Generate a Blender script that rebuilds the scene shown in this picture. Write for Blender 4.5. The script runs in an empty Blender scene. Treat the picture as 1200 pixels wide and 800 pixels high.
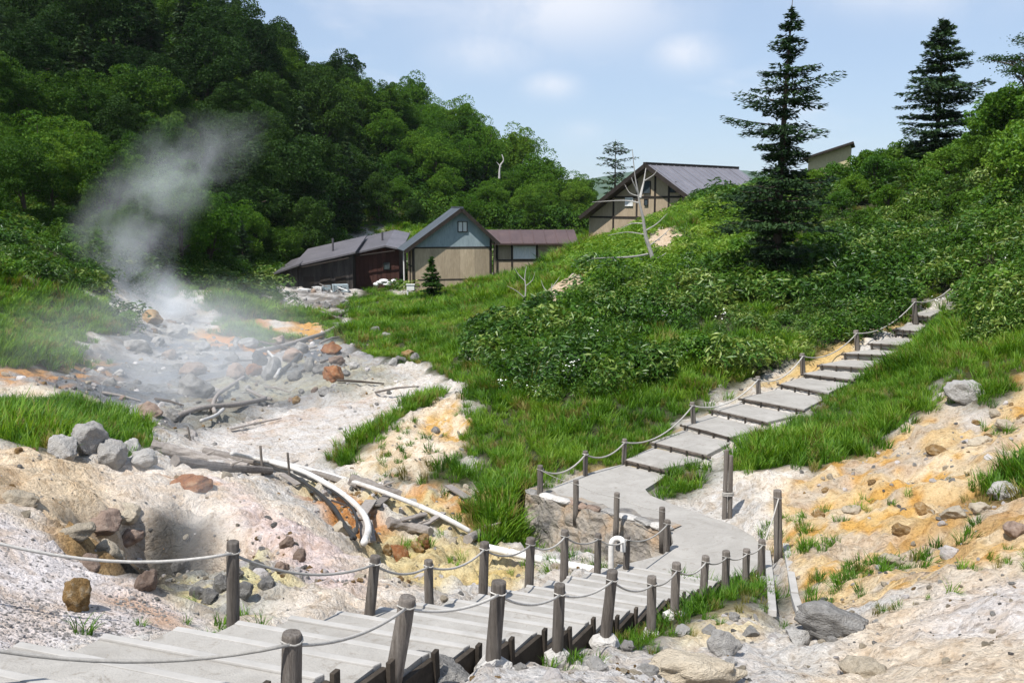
import bpy, bmesh, math, random
import numpy as np
from mathutils import Vector, Matrix, noise as mnoise

random.seed(7)
RNG = np.random.default_rng(11)
SC = bpy.context.scene
COL = SC.collection
R = math.radians

# ------------------------------------------------------------------ camera
F_PX, PITCH = 1152.0, R(7.9)
cam_d = bpy.data.cameras.new('camera')
cam_d.sensor_width = 36.0
cam_d.lens = 36.0 * F_PX / 1200.0
cam_d.clip_start = 0.1
cam_d.clip_end = 20000
cam = bpy.data.objects.new('camera', cam_d)
COL.objects.link(cam)
cam.location = (0, 0, 0)
cam.rotation_euler = (R(90) - PITCH, 0, 0)
SC.camera = cam

# ------------------------------------------------------------------ sky and sun
SUN_EL, SUN_AZ = R(60), R(218)      # azimuth clockwise from +Y: behind the viewer, to the left
world = bpy.data.worlds.new('World')
SC.world = world
world.use_nodes = True
wn, wl = world.node_tree.nodes, world.node_tree.links
wn.clear()
w_out = wn.new('ShaderNodeOutputWorld')
w_bg = wn.new('ShaderNodeBackground')
w_bg.inputs['Strength'].default_value = 0.10
w_sky = wn.new('ShaderNodeTexSky')
w_sky.sky_type = 'NISHITA'
w_sky.sun_disc = False
w_sky.sun_elevation = SUN_EL
w_sky.sun_rotation = SUN_AZ
w_sky.altitude = 900
w_sky.air_density = 1.0
w_sky.dust_density = 0.7
w_sky.ozone_density = 1.6
# soft summer clouds: noise on the view direction, flattened towards the horizon
w_tc = wn.new('ShaderNodeTexCoord')
w_sep = wn.new('ShaderNodeSeparateXYZ')
wl.new(w_tc.outputs['Generated'], w_sep.inputs[0])
def wmath(op, a, b=None, c=None, clamp=False):
    n = wn.new('ShaderNodeMath'); n.operation = op; n.use_clamp = clamp
    for i, v in enumerate((a, b, c)):
        if v is None: continue
        if isinstance(v, (int, float)): n.inputs[i].default_value = v
        else: wl.new(v, n.inputs[i])
    return n.outputs[0]
w_z = wmath('ADD', wmath('MAXIMUM', w_sep.outputs['Z'], 0.0), 0.22)
w_cmb = wn.new('ShaderNodeCombineXYZ')
wl.new(wmath('DIVIDE', w_sep.outputs['X'], w_z), w_cmb.inputs[0])
wl.new(wmath('DIVIDE', w_sep.outputs['Y'], w_z), w_cmb.inputs[1])
w_cmb.inputs[2].default_value = 3.7
w_n1 = wn.new('ShaderNodeTexNoise')
w_n1.inputs['Scale'].default_value = 1.55
w_n1.inputs['Detail'].default_value = 7
w_n1.inputs['Roughness'].default_value = 0.52
w_n1.inputs['Distortion'].default_value = 0.25
wl.new(w_cmb.outputs[0], w_n1.inputs['Vector'])
w_mr = wn.new('ShaderNodeMapRange')
w_mr.interpolation_type = 'SMOOTHSTEP'
w_mr.inputs['From Min'].default_value = 0.52
w_mr.inputs['From Max'].default_value = 0.75
w_mr.inputs['To Min'].default_value = 0.0
w_mr.inputs['To Max'].default_value = 0.55
wl.new(w_n1.outputs['Fac'], w_mr.inputs['Value'])
w_mix = wn.new('ShaderNodeMixRGB')
w_mix.inputs['Color2'].default_value = (8.3, 8.3, 8.7, 1)
# a bank of fair-weather clouds over the far end of the valley: (sideways, height, half width, half height, weight)
w_yy = wmath('MAXIMUM', w_sep.outputs['Y'], 0.02)
w_u, w_v = wmath('DIVIDE', w_sep.outputs['X'], w_yy), wmath('DIVIDE', w_sep.outputs['Z'], w_yy)
w_n2 = wn.new('ShaderNodeTexNoise'); w_n2.inputs['Scale'].default_value = 9.0; w_n2.inputs['Detail'].default_value = 6; w_n2.inputs['Roughness'].default_value = 0.6
wl.new(w_tc.outputs['Generated'], w_n2.inputs['Vector'])
w_acc = w_mr.outputs[0]
for cu, cv, ru, rv, wt_ in ((0.05, 0.200, 0.11, 0.042, 0.9), (-0.05, 0.240, 0.08, 0.03, 0.7), (0.175, 0.150, 0.034, 0.017, 0.8), (0.038, 0.117, 0.024, 0.012, 0.75), (0.40, 0.222, 0.11, 0.03, 0.9), (-0.02, 0.15, 0.05, 0.02, 0.6), (0.072, 0.07, 0.02, 0.01, 0.45)):
    eu, ev = wmath('DIVIDE', wmath('SUBTRACT', w_u, cu), ru), wmath('DIVIDE', wmath('SUBTRACT', w_v, cv), rv)
    r2 = wmath('ADD', wmath('MULTIPLY', eu, eu), wmath('MULTIPLY', ev, ev))
    g_ = wmath('MULTIPLY', wmath('EXPONENT', wmath('MULTIPLY', r2, -0.9)), wt_)
    puff = wmath('MULTIPLY', g_, wmath('MULTIPLY_ADD', w_n2.outputs['Fac'], 3.4, -1.0, True))
    w_acc = wmath('MAXIMUM', w_acc, puff)
w_acc = wmath('MULTIPLY', w_acc, 0.80, None, True)
wl.new(w_acc, w_mix.inputs['Fac'])
w_veil = wn.new('ShaderNodeMixRGB')          # thin bluish summer haze high over the whole sky
w_veil.inputs['Fac'].default_value = 0.55
w_veil.inputs['Color2'].default_value = (4.5, 5.7, 7.8, 1)
wl.new(w_sky.outputs[0], w_veil.inputs['Color1'])
wl.new(w_veil.outputs[0], w_mix.inputs['Color1'])
wl.new(w_mix.outputs[0], w_bg.inputs['Color'])
wl.new(w_bg.outputs[0], w_out.inputs['Surface'])

sun_d = bpy.data.lights.new('sun', 'SUN')
sun_d.energy = 5.0
sun_d.angle = R(0.53)
sun_d.color = (1.0, 0.955, 0.89)
sun = bpy.data.objects.new('sun', sun_d)
COL.objects.link(sun)
_sd = Vector((math.sin(SUN_AZ) * math.cos(SUN_EL), math.cos(SUN_AZ) * math.cos(SUN_EL), math.sin(SUN_EL)))
sun.rotation_euler = (-_sd).to_track_quat('-Z', 'Y').to_euler()
sun.location = _sd * 60

vs = SC.view_settings
vs.view_transform = 'Standard'
vs.look = 'None'
vs.exposure = 0.32
vs.gamma = 1.0
vs.use_curve_mapping = False
SC.render.engine = 'CYCLES'
SC.cycles.max_bounces = 7
SC.cycles.transparent_max_bounces = 12
SC.cycles.volume_bounces = 3
SC.cycles.volume_step_rate = 2.0
SC.cycles.volume_max_steps = 160
SC.cycles.use_denoising = True

# ------------------------------------------------------------------ picture geometry -> place
CP, SP = math.cos(PITCH), math.sin(PITCH)
def at(px, py, Y):
    """world point seen at a picture position, Y metres ahead of the viewer"""
    u, v = (px - 600.0) / F_PX, (400.0 - py) / F_PX
    k = Y / (CP + v * SP)
    return Vector((u * k, Y, (-SP + v * CP) * k))
def on_z(px, py, z):
    u, v = (px - 600.0) / F_PX, (400.0 - py) / F_PX
    k = z / (-SP + v * CP)
    return Vector((u * k, (CP + v * SP) * k, z))
def mpp(Y):            # metres covered by one picture unit at a distance
    return Y / F_PX

# ------------------------------------------------------------------ mesh helpers
def new_mesh(name, V, Fa, smooth=False, uv=None):
    V = np.asarray(V, dtype=np.float32)
    me = bpy.data.meshes.new(name)
    if isinstance(Fa, np.ndarray):
        n, k = Fa.shape
        me.vertices.add(len(V)); me.vertices.foreach_set('co', V.ravel())
        me.loops.add(n * k); me.loops.foreach_set('vertex_index', Fa.astype(np.int32).ravel())
        me.polygons.add(n)
        me.polygons.foreach_set('loop_start', np.arange(0, n * k, k, dtype=np.int32))
        if smooth: me.polygons.foreach_set('use_smooth', np.ones(n, dtype=bool))
        me.update(calc_edges=True)
    else:
        me.from_pydata([tuple(map(float, v)) for v in V], [], Fa)
        if smooth:
            for p in me.polygons: p.use_smooth = True
        me.update()
    return me

def link(name, me, mat=None, parent=None):
    o = bpy.data.objects.new(name, me)
    COL.objects.link(o)
    if mat is not None and me is not None and not me.materials:
        me.materials.append(mat)
    if parent is not None: o.parent = parent
    return o

def tag(o, label=None, cat=None, group=None, kind=None):
    if label: o['label'] = label
    if cat: o['category'] = cat
    if group: o['group'] = group
    if kind: o['kind'] = kind
    return o

def empty(name, loc, rz=0.0):
    o = bpy.data.objects.new(name, None)
    COL.objects.link(o)
    o.location = loc
    o.rotation_euler = (0, 0, rz)
    o.empty_display_size = 0.3
    return o

def copy_tree(o, parent=None):
    c = o.copy(); COL.objects.link(c)
    c.parent = parent
    for ch in [x for x in bpy.data.objects if x.parent == o]:
        copy_tree(ch, c)
    return c

class MB:
    def __init__(s): s.v, s.f = [], []
    def add(s, V, Fa):
        b = len(s.v)
        s.v += [tuple(p) for p in V]
        s.f += [tuple(i + b for i in f) for f in Fa]
        return s
    def box(s, x0, x1, y0, y1, z0, z1, M=None, jit=0.0):
        V = [Vector((x, y, z)) for z in (z0, z1) for x, y in ((x0, y0), (x1, y0), (x1, y1), (x0, y1))]
        if jit: V = [p + Vector((random.uniform(-jit, jit), random.uniform(-jit, jit), random.uniform(-jit, jit))) for p in V]
        if M is not None: V = [M @ p for p in V]
        return s.add(V, [(3, 2, 1, 0), (4, 5, 6, 7), (0, 1, 5, 4), (1, 2, 6, 5), (2, 3, 7, 6), (3, 0, 4, 7)])
    def bar(s, a, b, w, h, up=Vector((0, 0, 1))):
        """box beam between two points, w wide, h high"""
        a, b = Vector(a), Vector(b)
        d = (b - a).normalized()
        sd = d.cross(up)
        sd = sd.normalized() if sd.length > 1e-4 else Vector((1, 0, 0))
        u = sd.cross(d).normalized()
        V = []
        for p in (a, b):
            for i, j in ((-1, -1), (1, -1), (1, 1), (-1, 1)):
                V.append(p + sd * (i * w / 2) + u * (j * h / 2))
        return s.add(V, [(0, 1, 2, 3), (7, 6, 5, 4), (0, 4, 5, 1), (1, 5, 6, 2), (2, 6, 7, 3), (3, 7, 4, 0)])
    def tube(s, pts, rad, n=8, cap=True, wob=0.0):
        pts = [Vector(p) for p in pts]
        if not hasattr(rad, '__len__'): rad = [rad] * len(pts)
        rings = []
        ref = Vector((0.13, 0.31, 0.94))
        for i, p in enumerate(pts):
            d = (pts[min(i + 1, len(pts) - 1)] - pts[max(i - 1, 0)])
            d = d.normalized() if d.length > 1e-9 else Vector((0, 0, 1))
            sd = d.cross(ref)
            if sd.length < 1e-3: sd = d.cross(Vector((1, 0, 0)))
            sd.normalize(); up = sd.cross(d)
            rings.append([p + (sd * math.cos(t) + up * math.sin(t)) * rad[i] * (1 + random.uniform(-wob, wob))
                          for t in [2 * math.pi * k / n for k in range(n)]])
        V = [q for r in rings for q in r]
        Fa = []
        for i in range(len(pts) - 1):
            for k in range(n):
                a, b = i * n + k, i * n + (k + 1) % n
                Fa.append((a, b, b + n, a + n))
        if cap:
            Fa.append(tuple(range(n - 1, -1, -1)))
            Fa.append(tuple((len(pts) - 1) * n + k for k in range(n)))
        return s.add(V, Fa)
    def prism(s, poly, z0, z1):
        """poly: list of (x, y); z0/z1 numbers or functions of (x, y)"""
        f0 = z0 if callable(z0) else (lambda x, y: z0)
        f1 = z1 if callable(z1) else (lambda x, y: z1)
        n = len(poly)
        V = [(x, y, f0(x, y)) for x, y in poly] + [(x, y, f1(x, y)) for x, y in poly]
        Fa = [tuple(range(n - 1, -1, -1)), tuple(range(n, 2 * n))]
        Fa += [(i, (i + 1) % n, n + (i + 1) % n, n + i) for i in range(n)]
        return s.add(V, Fa)
    def mesh(s, name, smooth=False):
        return new_mesh(name, s.v, s.f, smooth)
    def build(s, name, mat, parent=None, smooth=False, bevel=0.0):
        me = s.mesh(name, smooth)
        o = link(name, me, mat, parent)
        if bevel:
            bm = bmesh.new(); bm.from_mesh(me)
            bmesh.ops.recalc_face_normals(bm, faces=bm.faces)
            bmesh.ops.bevel(bm, geom=list(bm.edges), offset=bevel, segments=2, affect='EDGES', profile=0.6)
            bm.to_mesh(me); bm.free()
        return o

# ------------------------------------------------------------------ value noise
def _hash(ix, iy, seed):
    h = (ix.astype(np.int64) * 374761393 + iy.astype(np.int64) * 668265263 + seed * 1442695041) & 0xFFFFFFFF
    h = ((h ^ (h >> 13)) * 1274126177) & 0xFFFFFFFF
    h = h ^ (h >> 16)
    return (h & 0xFFFFFF) / float(0xFFFFFF)
def vnoise(x, y, seed=0):
    ix, iy = np.floor(x), np.floor(y)
    fx, fy = x - ix, y - iy
    fx = fx * fx * fx * (fx * (fx * 6 - 15) + 10); fy = fy * fy * fy * (fy * (fy * 6 - 15) + 10)
    a = _hash(ix, iy, seed); b = _hash(ix + 1, iy, seed); c = _hash(ix, iy + 1, seed); d = _hash(ix + 1, iy + 1, seed)
    return (a * (1 - fx) + b * fx) * (1 - fy) + (c * (1 - fx) + d * fx) * fy
def fbm(x, y, scale, octaves=4, seed=0, gain=0.5, ridge=False):
    t, amp, tot = 0.0, 1.0, 0.0
    f = 1.0 / scale
    c, s = math.cos(0.6), math.sin(0.6)
    for o in range(octaves):
        n = vnoise(x * f + 17.3 * o, y * f - 9.1 * o, seed + o)
        if ridge: n = 1 - np.abs(2 * n - 1)
        t = t + amp * n; tot += amp
        amp *= gain; f *= 2.03
        x, y = x * c - y * s, x * s + y * c
    return t / tot          # 0..1
def sstep(a, b, x):
    t = np.clip((x - a) / (b - a), 0, 1)
    return t * t * (3 - 2 * t)

# ------------------------------------------------------------------ materials
MATS = {}
class NT:
    def __init__(s, name):
        s.m = bpy.data.materials.new(name); s.m.use_nodes = True
        s.n, s.l = s.m.node_tree.nodes, s.m.node_tree.links
        s.n.clear()
        s.out = s.n.new('ShaderNodeOutputMaterial')
    def node(s, t, **kw):
        n = s.n.new(t)
        for k, v in kw.items(): setattr(n, k, v)
        return n
    def put(s, sock, v):
        if isinstance(v, bpy.types.NodeSocket): s.l.new(v, sock)
        else: sock.default_value = v
    def noise(s, scale, detail=4, rough=0.55, vec=None, dist=0.0, out='Fac'):
        n = s.n.new('ShaderNodeTexNoise')
        n.inputs['Scale'].default_value = scale; n.inputs['Detail'].default_value = detail
        n.inputs['Roughness'].default_value = rough; n.inputs['Distortion'].default_value = dist
        if vec is not None: s.l.new(vec, n.inputs['Vector'])
        return n.outputs[out]
    def ramp(s, fac, stops):
        n = s.n.new('ShaderNodeValToRGB'); s.l.new(fac, n.inputs[0])
        e = n.color_ramp.elements
        while len(e) < len(stops): e.new(0.5)
        for el, (p, c) in zip(e, stops):
            el.position = p; el.color = (*c, 1) if len(c) == 3 else c
        return n.outputs[0]
    def mix(s, fac, a, b, mode='MIX'):
        n = s.n.new('ShaderNodeMixRGB'); n.blend_type = mode
        for i, v in enumerate((fac, a, b)):
            if isinstance(v, bpy.types.NodeSocket): s.l.new(v, n.inputs[i])
            elif i == 0: n.inputs[0].default_value = v
            else: n.inputs[i].default_value = (*v, 1) if len(v) == 3 else v
        return n.outputs[0]
    def math(s, op, a, b=0.0, clamp=False):
        n = s.n.new('ShaderNodeMath'); n.operation = op; n.use_clamp = clamp
        s.put(n.inputs[0], a); s.put(n.inputs[1], b)
        return n.outputs[0]
    def rng(s, v, a, b, c, d):
        n = s.n.new('ShaderNodeMapRange')
        s.l.new(v, n.inputs[0])
        for i, k in enumerate((a, b, c, d)): n.inputs[i + 1].default_value = k
        return n.outputs[0]
    def pos(s): return s.n.new('ShaderNodeNewGeometry').outputs['Position']
    def obj(s): return s.n.new('ShaderNodeTexCoord').outputs['Object']
    def rnd(s): return s.n.new('ShaderNodeObjectInfo').outputs['Random']
    def attr(s, name, out='Color'):
        n = s.n.new('ShaderNodeAttribute'); n.attribute_name = name
        return n.outputs[out]
    def mapping(s, vec, scale):
        n = s.n.new('ShaderNodeMapping'); s.l.new(vec, n.inputs[0]); n.inputs['Scale'].default_value = scale
        return n.outputs[0]
    def bump(s, h, strength=0.4, dist=0.02):
        n = s.n.new('ShaderNodeBump'); s.l.new(h, n.inputs['Height'])
        n.inputs['Strength'].default_value = strength; n.inputs['Distance'].default_value = dist
        return n.outputs[0]
    def bsdf(s, color, rough=0.85, normal=None, spec=0.25, metal=0.0):
        b = s.n.new('ShaderNodeBsdfPrincipled')
        s.put(b.inputs['Base Color'], color if isinstance(color, bpy.types.NodeSocket) else (*color, 1))
        s.put(b.inputs['Roughness'], rough)
        b.inputs['Specular IOR Level'].default_value = spec
        b.inputs['Metallic'].default_value = metal
        if normal is not None: s.l.new(normal, b.inputs['Normal'])
        s.l.new(b.outputs[0], s.out.inputs['Surface'])
        return b
def done(nt, key):
    MATS[key] = nt.m
    return nt.m

def simple_mat(key, c1, c2, scale=6.0, rough=0.85, bump=0.3, bdist=0.01, spec=0.2, stretch=None, detail=5, metal=0.0, c3=None, pos=(0.25, 0.5, 0.72)):
    nt = NT(key)
    v = nt.obj()
    if stretch: v = nt.mapping(v, stretch)
    n = nt.noise(scale, detail, 0.6, v, 0.3)
    n2 = nt.noise(scale * 7, 3, 0.6, v)
    st = [(0.3, c1), (0.7, c2)] if c3 is None else [(pos[0], c1), (pos[1], c2), (pos[2], c3)]
    col = nt.ramp(n, st)
    col = nt.mix(0.35, col, nt.ramp(n2, [(0.25, tuple(x * 0.6 for x in c1)), (0.75, tuple(min(1, x * 1.15) for x in c2))]))
    r = nt.node('ShaderNodeObjectInfo').outputs['Random']
    hsv = nt.node('ShaderNodeHueSaturation')
    nt.l.new(nt.rng(r, 0, 1, 0.76, 1.22), hsv.inputs['Value']); nt.l.new(col, hsv.inputs['Color'])
    nt.bsdf(hsv.outputs[0], rough, nt.bump(nt.math('ADD', n, nt.math('MULTIPLY', n2, 0.5)), bump, bdist), spec, metal)
    return done(nt, key)
# ------------------------------------------------------------------ stairway, landing and slab path: plan
ST_L = [(126, 743), (210, 735), (285, 728), (341, 721), (397, 716), (447, 712), (492, 706), (530, 701), (563, 697),
        (592, 691), (617, 686), (645, 680), (665, 674), (685, 670), (707, 666), (725, 661)]
ST_R = [(378, 790), (447, 774), (500, 767), (549, 755), (589, 747), (629, 741), (661, 735), (689, 729), (713, 722),
        (737, 714), (758, 708), (778, 702), (795, 696), (811, 691), (826, 686), (840, 681)]
ST_N = 16
RISE = 0.2153
ST_Z = [-3.26 - RISE * k for k in range(ST_N)]
NL = [on_z(*ST_L[k], ST_Z[k]) for k in range(ST_N)]
NR = [on_z(*ST_R[k], ST_Z[k]) for k in range(ST_N)]
def _smooth(A):
    A = [p.copy() for p in A]
    for _ in range(3):
        A = [A[0]] + [A[i - 1] * 0.25 + A[i] * 0.5 + A[i + 1] * 0.25 for i in range(1, len(A) - 1)] + [A[-1]]
    return A
NL, NR = _smooth(NL), _smooth(NR)
for k in range(ST_N):
    NL[k].z = NR[k].z = ST_Z[k]
dL, dR = (NL[2] - NL[0]) / 2, (NR[2] - NR[0]) / 2
pre = 5                                  # steps that go on up past the picture edge
NL = [NL[0] - dL * i for i in range(pre, 0, -1)] + NL
NR = [NR[0] - (dL * 0.5 + dR * 0.5) * i for i in range(pre, 0, -1)] + NR
ST_Z = [-3.26 + RISE * i for i in range(pre, 0, -1)] + ST_Z
for k in range(len(NL)): NL[k].z = NR[k].z = ST_Z[k]
LAND_Z = -6.70
LAND_PX = [(725, 662), (752, 656), (778, 649), (789, 636), (786, 622), (758, 611), (722, 601), (690, 592), (660, 583), (642, 577),
           (652, 569), (680, 557), (706, 549), (733, 543), (782, 555), (770, 564), (756, 573), (762, 580), (790, 591), (825, 603),
           (860, 615), (883, 628), (894, 642), (897, 660), (880, 671), (842, 682)]
LAND = [on_z(x, y, LAND_Z) for x, y in LAND_PX]
SLAB_PX = [((735, 544), (780, 555), -6.70), ((767, 523), (829, 538), -6.55), ((802, 502), (859, 517), -6.40), ((834, 484), (900, 499), -6.25),
           ((870, 471), (939, 484), -6.10), ((915, 454), (969, 465), -5.95), ((943, 442), (1000, 449), -5.80), ((962, 433), (1019, 437), -5.65),
           ((990, 421), (1041, 423), -5.45), ((1021, 409), (1057, 411), -5.20), ((1049, 394), (1076, 396), -4.95), ((1069, 378), (1088, 380), -4.65), ((1085, 361), (1104, 362), -4.30)]
SLAB = [(on_z(*a, z), on_z(*b, z), z) for a, b, z in SLAB_PX]

# ------------------------------------------------------------------ terrain control points
CT = []
def c(px, py, Y, dz=0.0):
    p = at(px, py, Y); CT.append((p.x, p.y, p.z + dz))
def w(x, y, z): CT.append((x, y, z))
for k in range(0, len(NL)):
    z = ST_Z[k] - 0.30
    w(NL[k].x, NL[k].y, z + 0.1); w(NR[k].x, NR[k].y, z - 0.08)
for i in range(0, len(LAND), 2): w(LAND[i].x, LAND[i].y, LAND_Z - 0.12)
for a, b, z in SLAB:
    w(a.x, a.y, z - 0.05); w(b.x, b.y, z - 0.05)
# around the viewer
for X in (-6, -2.5, 0, 3, 7): w(X, 0.0, -1.75 + 0.05 * X); w(X, -6, -1.4 + 0.05 * X)
w(0, 3, -2.15); w(3, 4, -2.6); w(0.5, 6.3, -3.3); w(-0.6, 5, -2.75)
# right of the stairs, foreground
for t in ((560, 792, 8.0), (640, 795, 8.2), (720, 780, 9.5), (800, 772, 10.5), (880, 762, 11.2), (700, 762, 10.5), (760, 745, 11.9), (790, 722, 12.9),
          (826, 705, 14.3), (860, 695, 15.2), (900, 700, 14.2), (905, 676, 15.9), (905, 648, 17.6), (935, 735, 12.3), (935, 690, 14.8), (940, 650, 17.0),
          (1000, 780, 9.8), (1000, 735, 11.5), (1000, 705, 12.6), (1100, 760, 9.6), (1200, 790, 8.2), (1350, 790, 7.6), (1200, 665, 11.4), (1350, 640, 11.0), (1100, 682, 12.1), (1000, 800, 8.6), (820, 800, 8.9)): c(*t)
# tan slope on the right
for t in ((960, 630, 18), (1000, 640, 17), (1000, 680, 14.8), (1100, 655, 15), (1200, 640, 13.6), (1100, 610, 17), (1000, 560, 21.6), (1000, 600, 19.2), (1100, 560, 19.6),
          (1200, 570, 17.5), (1350, 560, 16.5), (1200, 500, 21.5), (1350, 480, 20.5), (1080, 500, 24), (1200, 450, 24.6), (1350, 420, 24), (1140, 445, 25.6), (900, 580, 21), (860, 560, 22.6), (880, 610, 18.9),
          (930, 530, 24.6), (1000, 480, 27.8), (1080, 430, 29.5), (1200, 400, 28.5), (1350, 370, 28), (1130, 380, 34), (1200, 340, 33), (1400, 300, 34), (1200, 305, 39), (1140, 325, 41)): c(*t)
# bushy slope behind the path
for t in ((640, 560, 24), (660, 530, 26.2), (700, 480, 29), (760, 490, 29), (640, 440, 33), (700, 400, 38), (780, 440, 33), (780, 380, 40), (700, 350, 46), (850, 400, 37.5), (860, 340, 46), (930, 390, 38.5), (1000, 370, 41),
          (1000, 330, 46), (1080, 320, 44.5), (1000, 262, 57, -.6), (1100, 260, 53, -.6), (1200, 230, 47), (1400, 180, 46), (720, 300, 55, -.6), (780, 290, 58, -.6), (850, 270, 60, -.6), (930, 232, 62, -1.2)): c(*t)
for t in ((1000, 195, 66, -2.2), (1100, 168, 70, -2.0), (1200, 120, 66, -2.4), (1400, 60, 66, -2), (920, 206, 76, -1.6), (870, 208, 82, -1.3), (820, 224, 83, -1.1), (760, 250, 81, -1.2), (700, 270, 79, -1.1), (640, 288, 77, -1.4), (590, 312, 76, -1.5), (530, 336, 74, -1.0),
          (450, 352, 73, -.4), (600, 342, 62, -.4), (520, 372, 58), (440, 396, 54), (480, 420, 46), (500, 441, 39.5), (560, 418, 40), (610, 400, 42), (560, 470, 30.5), (545, 520, 27.2), (600, 540, 25.2), (590, 600, 21.8), (600, 640, 19.8), (650, 620, 20.2), (690, 650, 18.6), (570, 660, 18.5)): c(*t)
w(45, 95, 3.5); w(25, 100, 0.5); w(60, 160, 2); w(20, 160, -6); w(14, 112, -2.2)
# bank tongue between creek and valley floor
for t in ((385, 541, 27), (440, 500, 28.8), (500, 466, 31.8), (480, 535, 25.6), (440, 550, 25.4), (520, 560, 24.2)): c(*t)
# creek below the stairs
for t in ((430, 600, 21.5), (480, 640, 19.2), (520, 600, 21.6), (560, 640, 19.2), (480, 690, 16.6), (540, 690, 16.4), (600, 680, 16.9), (400, 585, 22.5), (660, 690, 16.6), (440, 680, 17)): c(*t)
# valley floor
for t in ((430, 440, 40), (300, 420, 47), (250, 470, 36), (350, 470, 36), (200, 372, 61), (400, 372, 66), (380, 346, 78), (350, 510, 30), (420, 500, 30.6), (350, 545, 26.6), (250, 505, 30.5), (200, 430, 44), (120, 430, 42),
          (300, 535, 27), (220, 525, 27.5), (330, 380, 62), (450, 470, 34.5), (330, 330, 86), (470, 335, 84), (600, 300, 92, -2.2), (640, 296, 90, -2.0), (560, 330, 80)): c(*t)
# mound left of the stairs, crater
for t in ((0, 612, 9.8), (60, 641, 9.6), (120, 673, 9.45), (180, 706, 9.3), (232, 728, 9.1), (90, 700, 8.6), (0, 690, 8.2), (-150, 640, 7.6), (-150, 560, 10.5),
          (200, 690, 12.4), (165, 680, 12.3), (105, 645, 11.7), (60, 603, 12.4), (0, 572, 13), (0, 522, 17), (-150, 500, 17), (60, 532, 17.4), (110, 548, 17.6), (120, 592, 14.4), (155, 600, 14.8), (200, 575, 16.4), (180, 650, 14.2), (220, 640, 14.8),
          (250, 602, 15.6), (250, 562, 18), (290, 690, 11.2), (300, 655, 12.8), (330, 705, 10.4), (330, 618, 14.8), (330, 598, 16.5), (380, 655, 13.3), (380, 628, 15.2), (420, 700, 10.9), (430, 668, 13.2), (470, 700, 11.5), (290, 580, 17.6)): c(*t)
# behind the mound: grass patch, white boulders
for t in ((60, 500, 26), (0, 500, 25), (-150, 480, 25), (120, 520, 23.5), (170, 500, 28), (0, 460, 31), (-150, 430, 31), (80, 455, 33)): c(*t)
# left slope and forest hill
for t in ((0, 400, 38), (100, 400, 44), (50, 370, 45), (0, 310, 49), (-150, 320, 42), (120, 330, 58), (100, 290, 63), (200, 320, 68), (270, 350, 66), (290, 385, 56, -.3), (330, 365, 67, -.7), (380, 368, 68, -.3), (0, 260, 56, -1.2), (200, 290, 75, -1), (300, 302, 92, -1.5), (400, 272, 108, -2), (480, 257, 115, -2), (560, 257, 120, -2),
          (650, 252, 128, -2), (0, 150, 75, -5), (-250, 200, 55, -3), (-250, 50, 75, -5), (150, 150, 88, -6), (300, 150, 108, -6), (400, 170, 120, -6), (500, 190, 130, -5), (600, 215, 140, -4), (0, 0, 100, -8), (-300, -50, 100, -8),
          (150, -20, 115, -9), (300, 12, 128, -10), (370, 62, 138, -10), (450, 80, 145, -10), (520, 115, 150, -9), (580, 145, 155, -9), (620, 175, 158, -8), (660, 203, 160, -7), (720, 222, 165, -6)): c(*t)
w(-130, 120, 46); w(-130, 60, 38); w(-70, 30, 14); w(-40, 10, 4); w(-60, 175, 26); w(-20, 190, 12); w(20, 230, -12); w(-80, 260, 0)
w(-140, 260, 10); w(80, 60, 12); w(90, 20, 6); w(40, 5, -1); w(110, 110, 14); w(140, 200, 10); w(60, 260, -14); w(0, 300, -18); w(150, 320, -16); w(-150, 330, -14)
CT = np.array(CT)
def warp(x, y):
    r = np.sqrt(x * x + (np.maximum(y, -6) + 9) ** 2)
    return np.stack([np.arctan2(x, np.maximum(y, -6) + 9) * 2.2, np.log(r)], -1)
_Wc = warp(CT[:, 0], CT[:, 1])
def _ker(A, B):
    d2 = ((A[:, None, :] - B[None, :, :]) ** 2).sum(-1)
    return np.sqrt(d2 + 0.012 ** 2)
_K = _ker(_Wc, _Wc) - np.eye(len(CT)) * 0.004
_P = np.concatenate([np.ones((len(CT), 1)), _Wc], 1)
_A = np.block([[_K, _P], [_P.T, np.zeros((3, 3))]])
_sol = np.linalg.solve(_A, np.concatenate([CT[:, 2], np.zeros(3)]))
def base_h(x, y):
    x, y = np.asarray(x, float).ravel(), np.asarray(y, float).ravel()
    out = np.empty(len(x))
    for i in range(0, len(x), 20000):
        W = warp(x[i:i + 20000], y[i:i + 20000])
        out[i:i + 20000] = _ker(W, _Wc) @ _sol[:len(CT)] + _sol[-3] + W @ _sol[-2:]
    return out
def axis_sym(h0, g, lim):
    a, xs = 0.0, [0.0]
    while a < lim:
        a += h0 + g * a; xs.append(a)
    return np.array([-v for v in xs[:0:-1]] + xs)
GX = axis_sym(0.055, 0.0125, 170)
ys, a = [-5.0], -5.0
while a < 340:
    a += 0.052 if 5 < a < 7 else max(0.06, 0.0078 * a) if a > 0 else 0.3
    ys.append(a)
GY = np.array(ys)
NX, NY = len(GX), len(GY)
MX, MY = np.meshgrid(GX, GY)              # rows follow y
BZ = base_h(MX, MY).reshape(NY, NX)
def grid_at(A, x, y):
    x, y = np.clip(x, GX[0], GX[-1] - 1e-6), np.clip(y, GY[0], GY[-1] - 1e-6)
    i = np.clip(np.searchsorted(GX, x) - 1, 0, NX - 2); j = np.clip(np.searchsorted(GY, y) - 1, 0, NY - 2)
    fx, fy = (x - GX[i]) / (GX[i + 1] - GX[i]), (y - GY[j]) / (GY[j + 1] - GY[j])
    return (A[j, i] * (1 - fx) + A[j, i + 1] * fx) * (1 - fy) + (A[j + 1, i] * (1 - fx) + A[j + 1, i + 1] * fx) * fy
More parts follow.
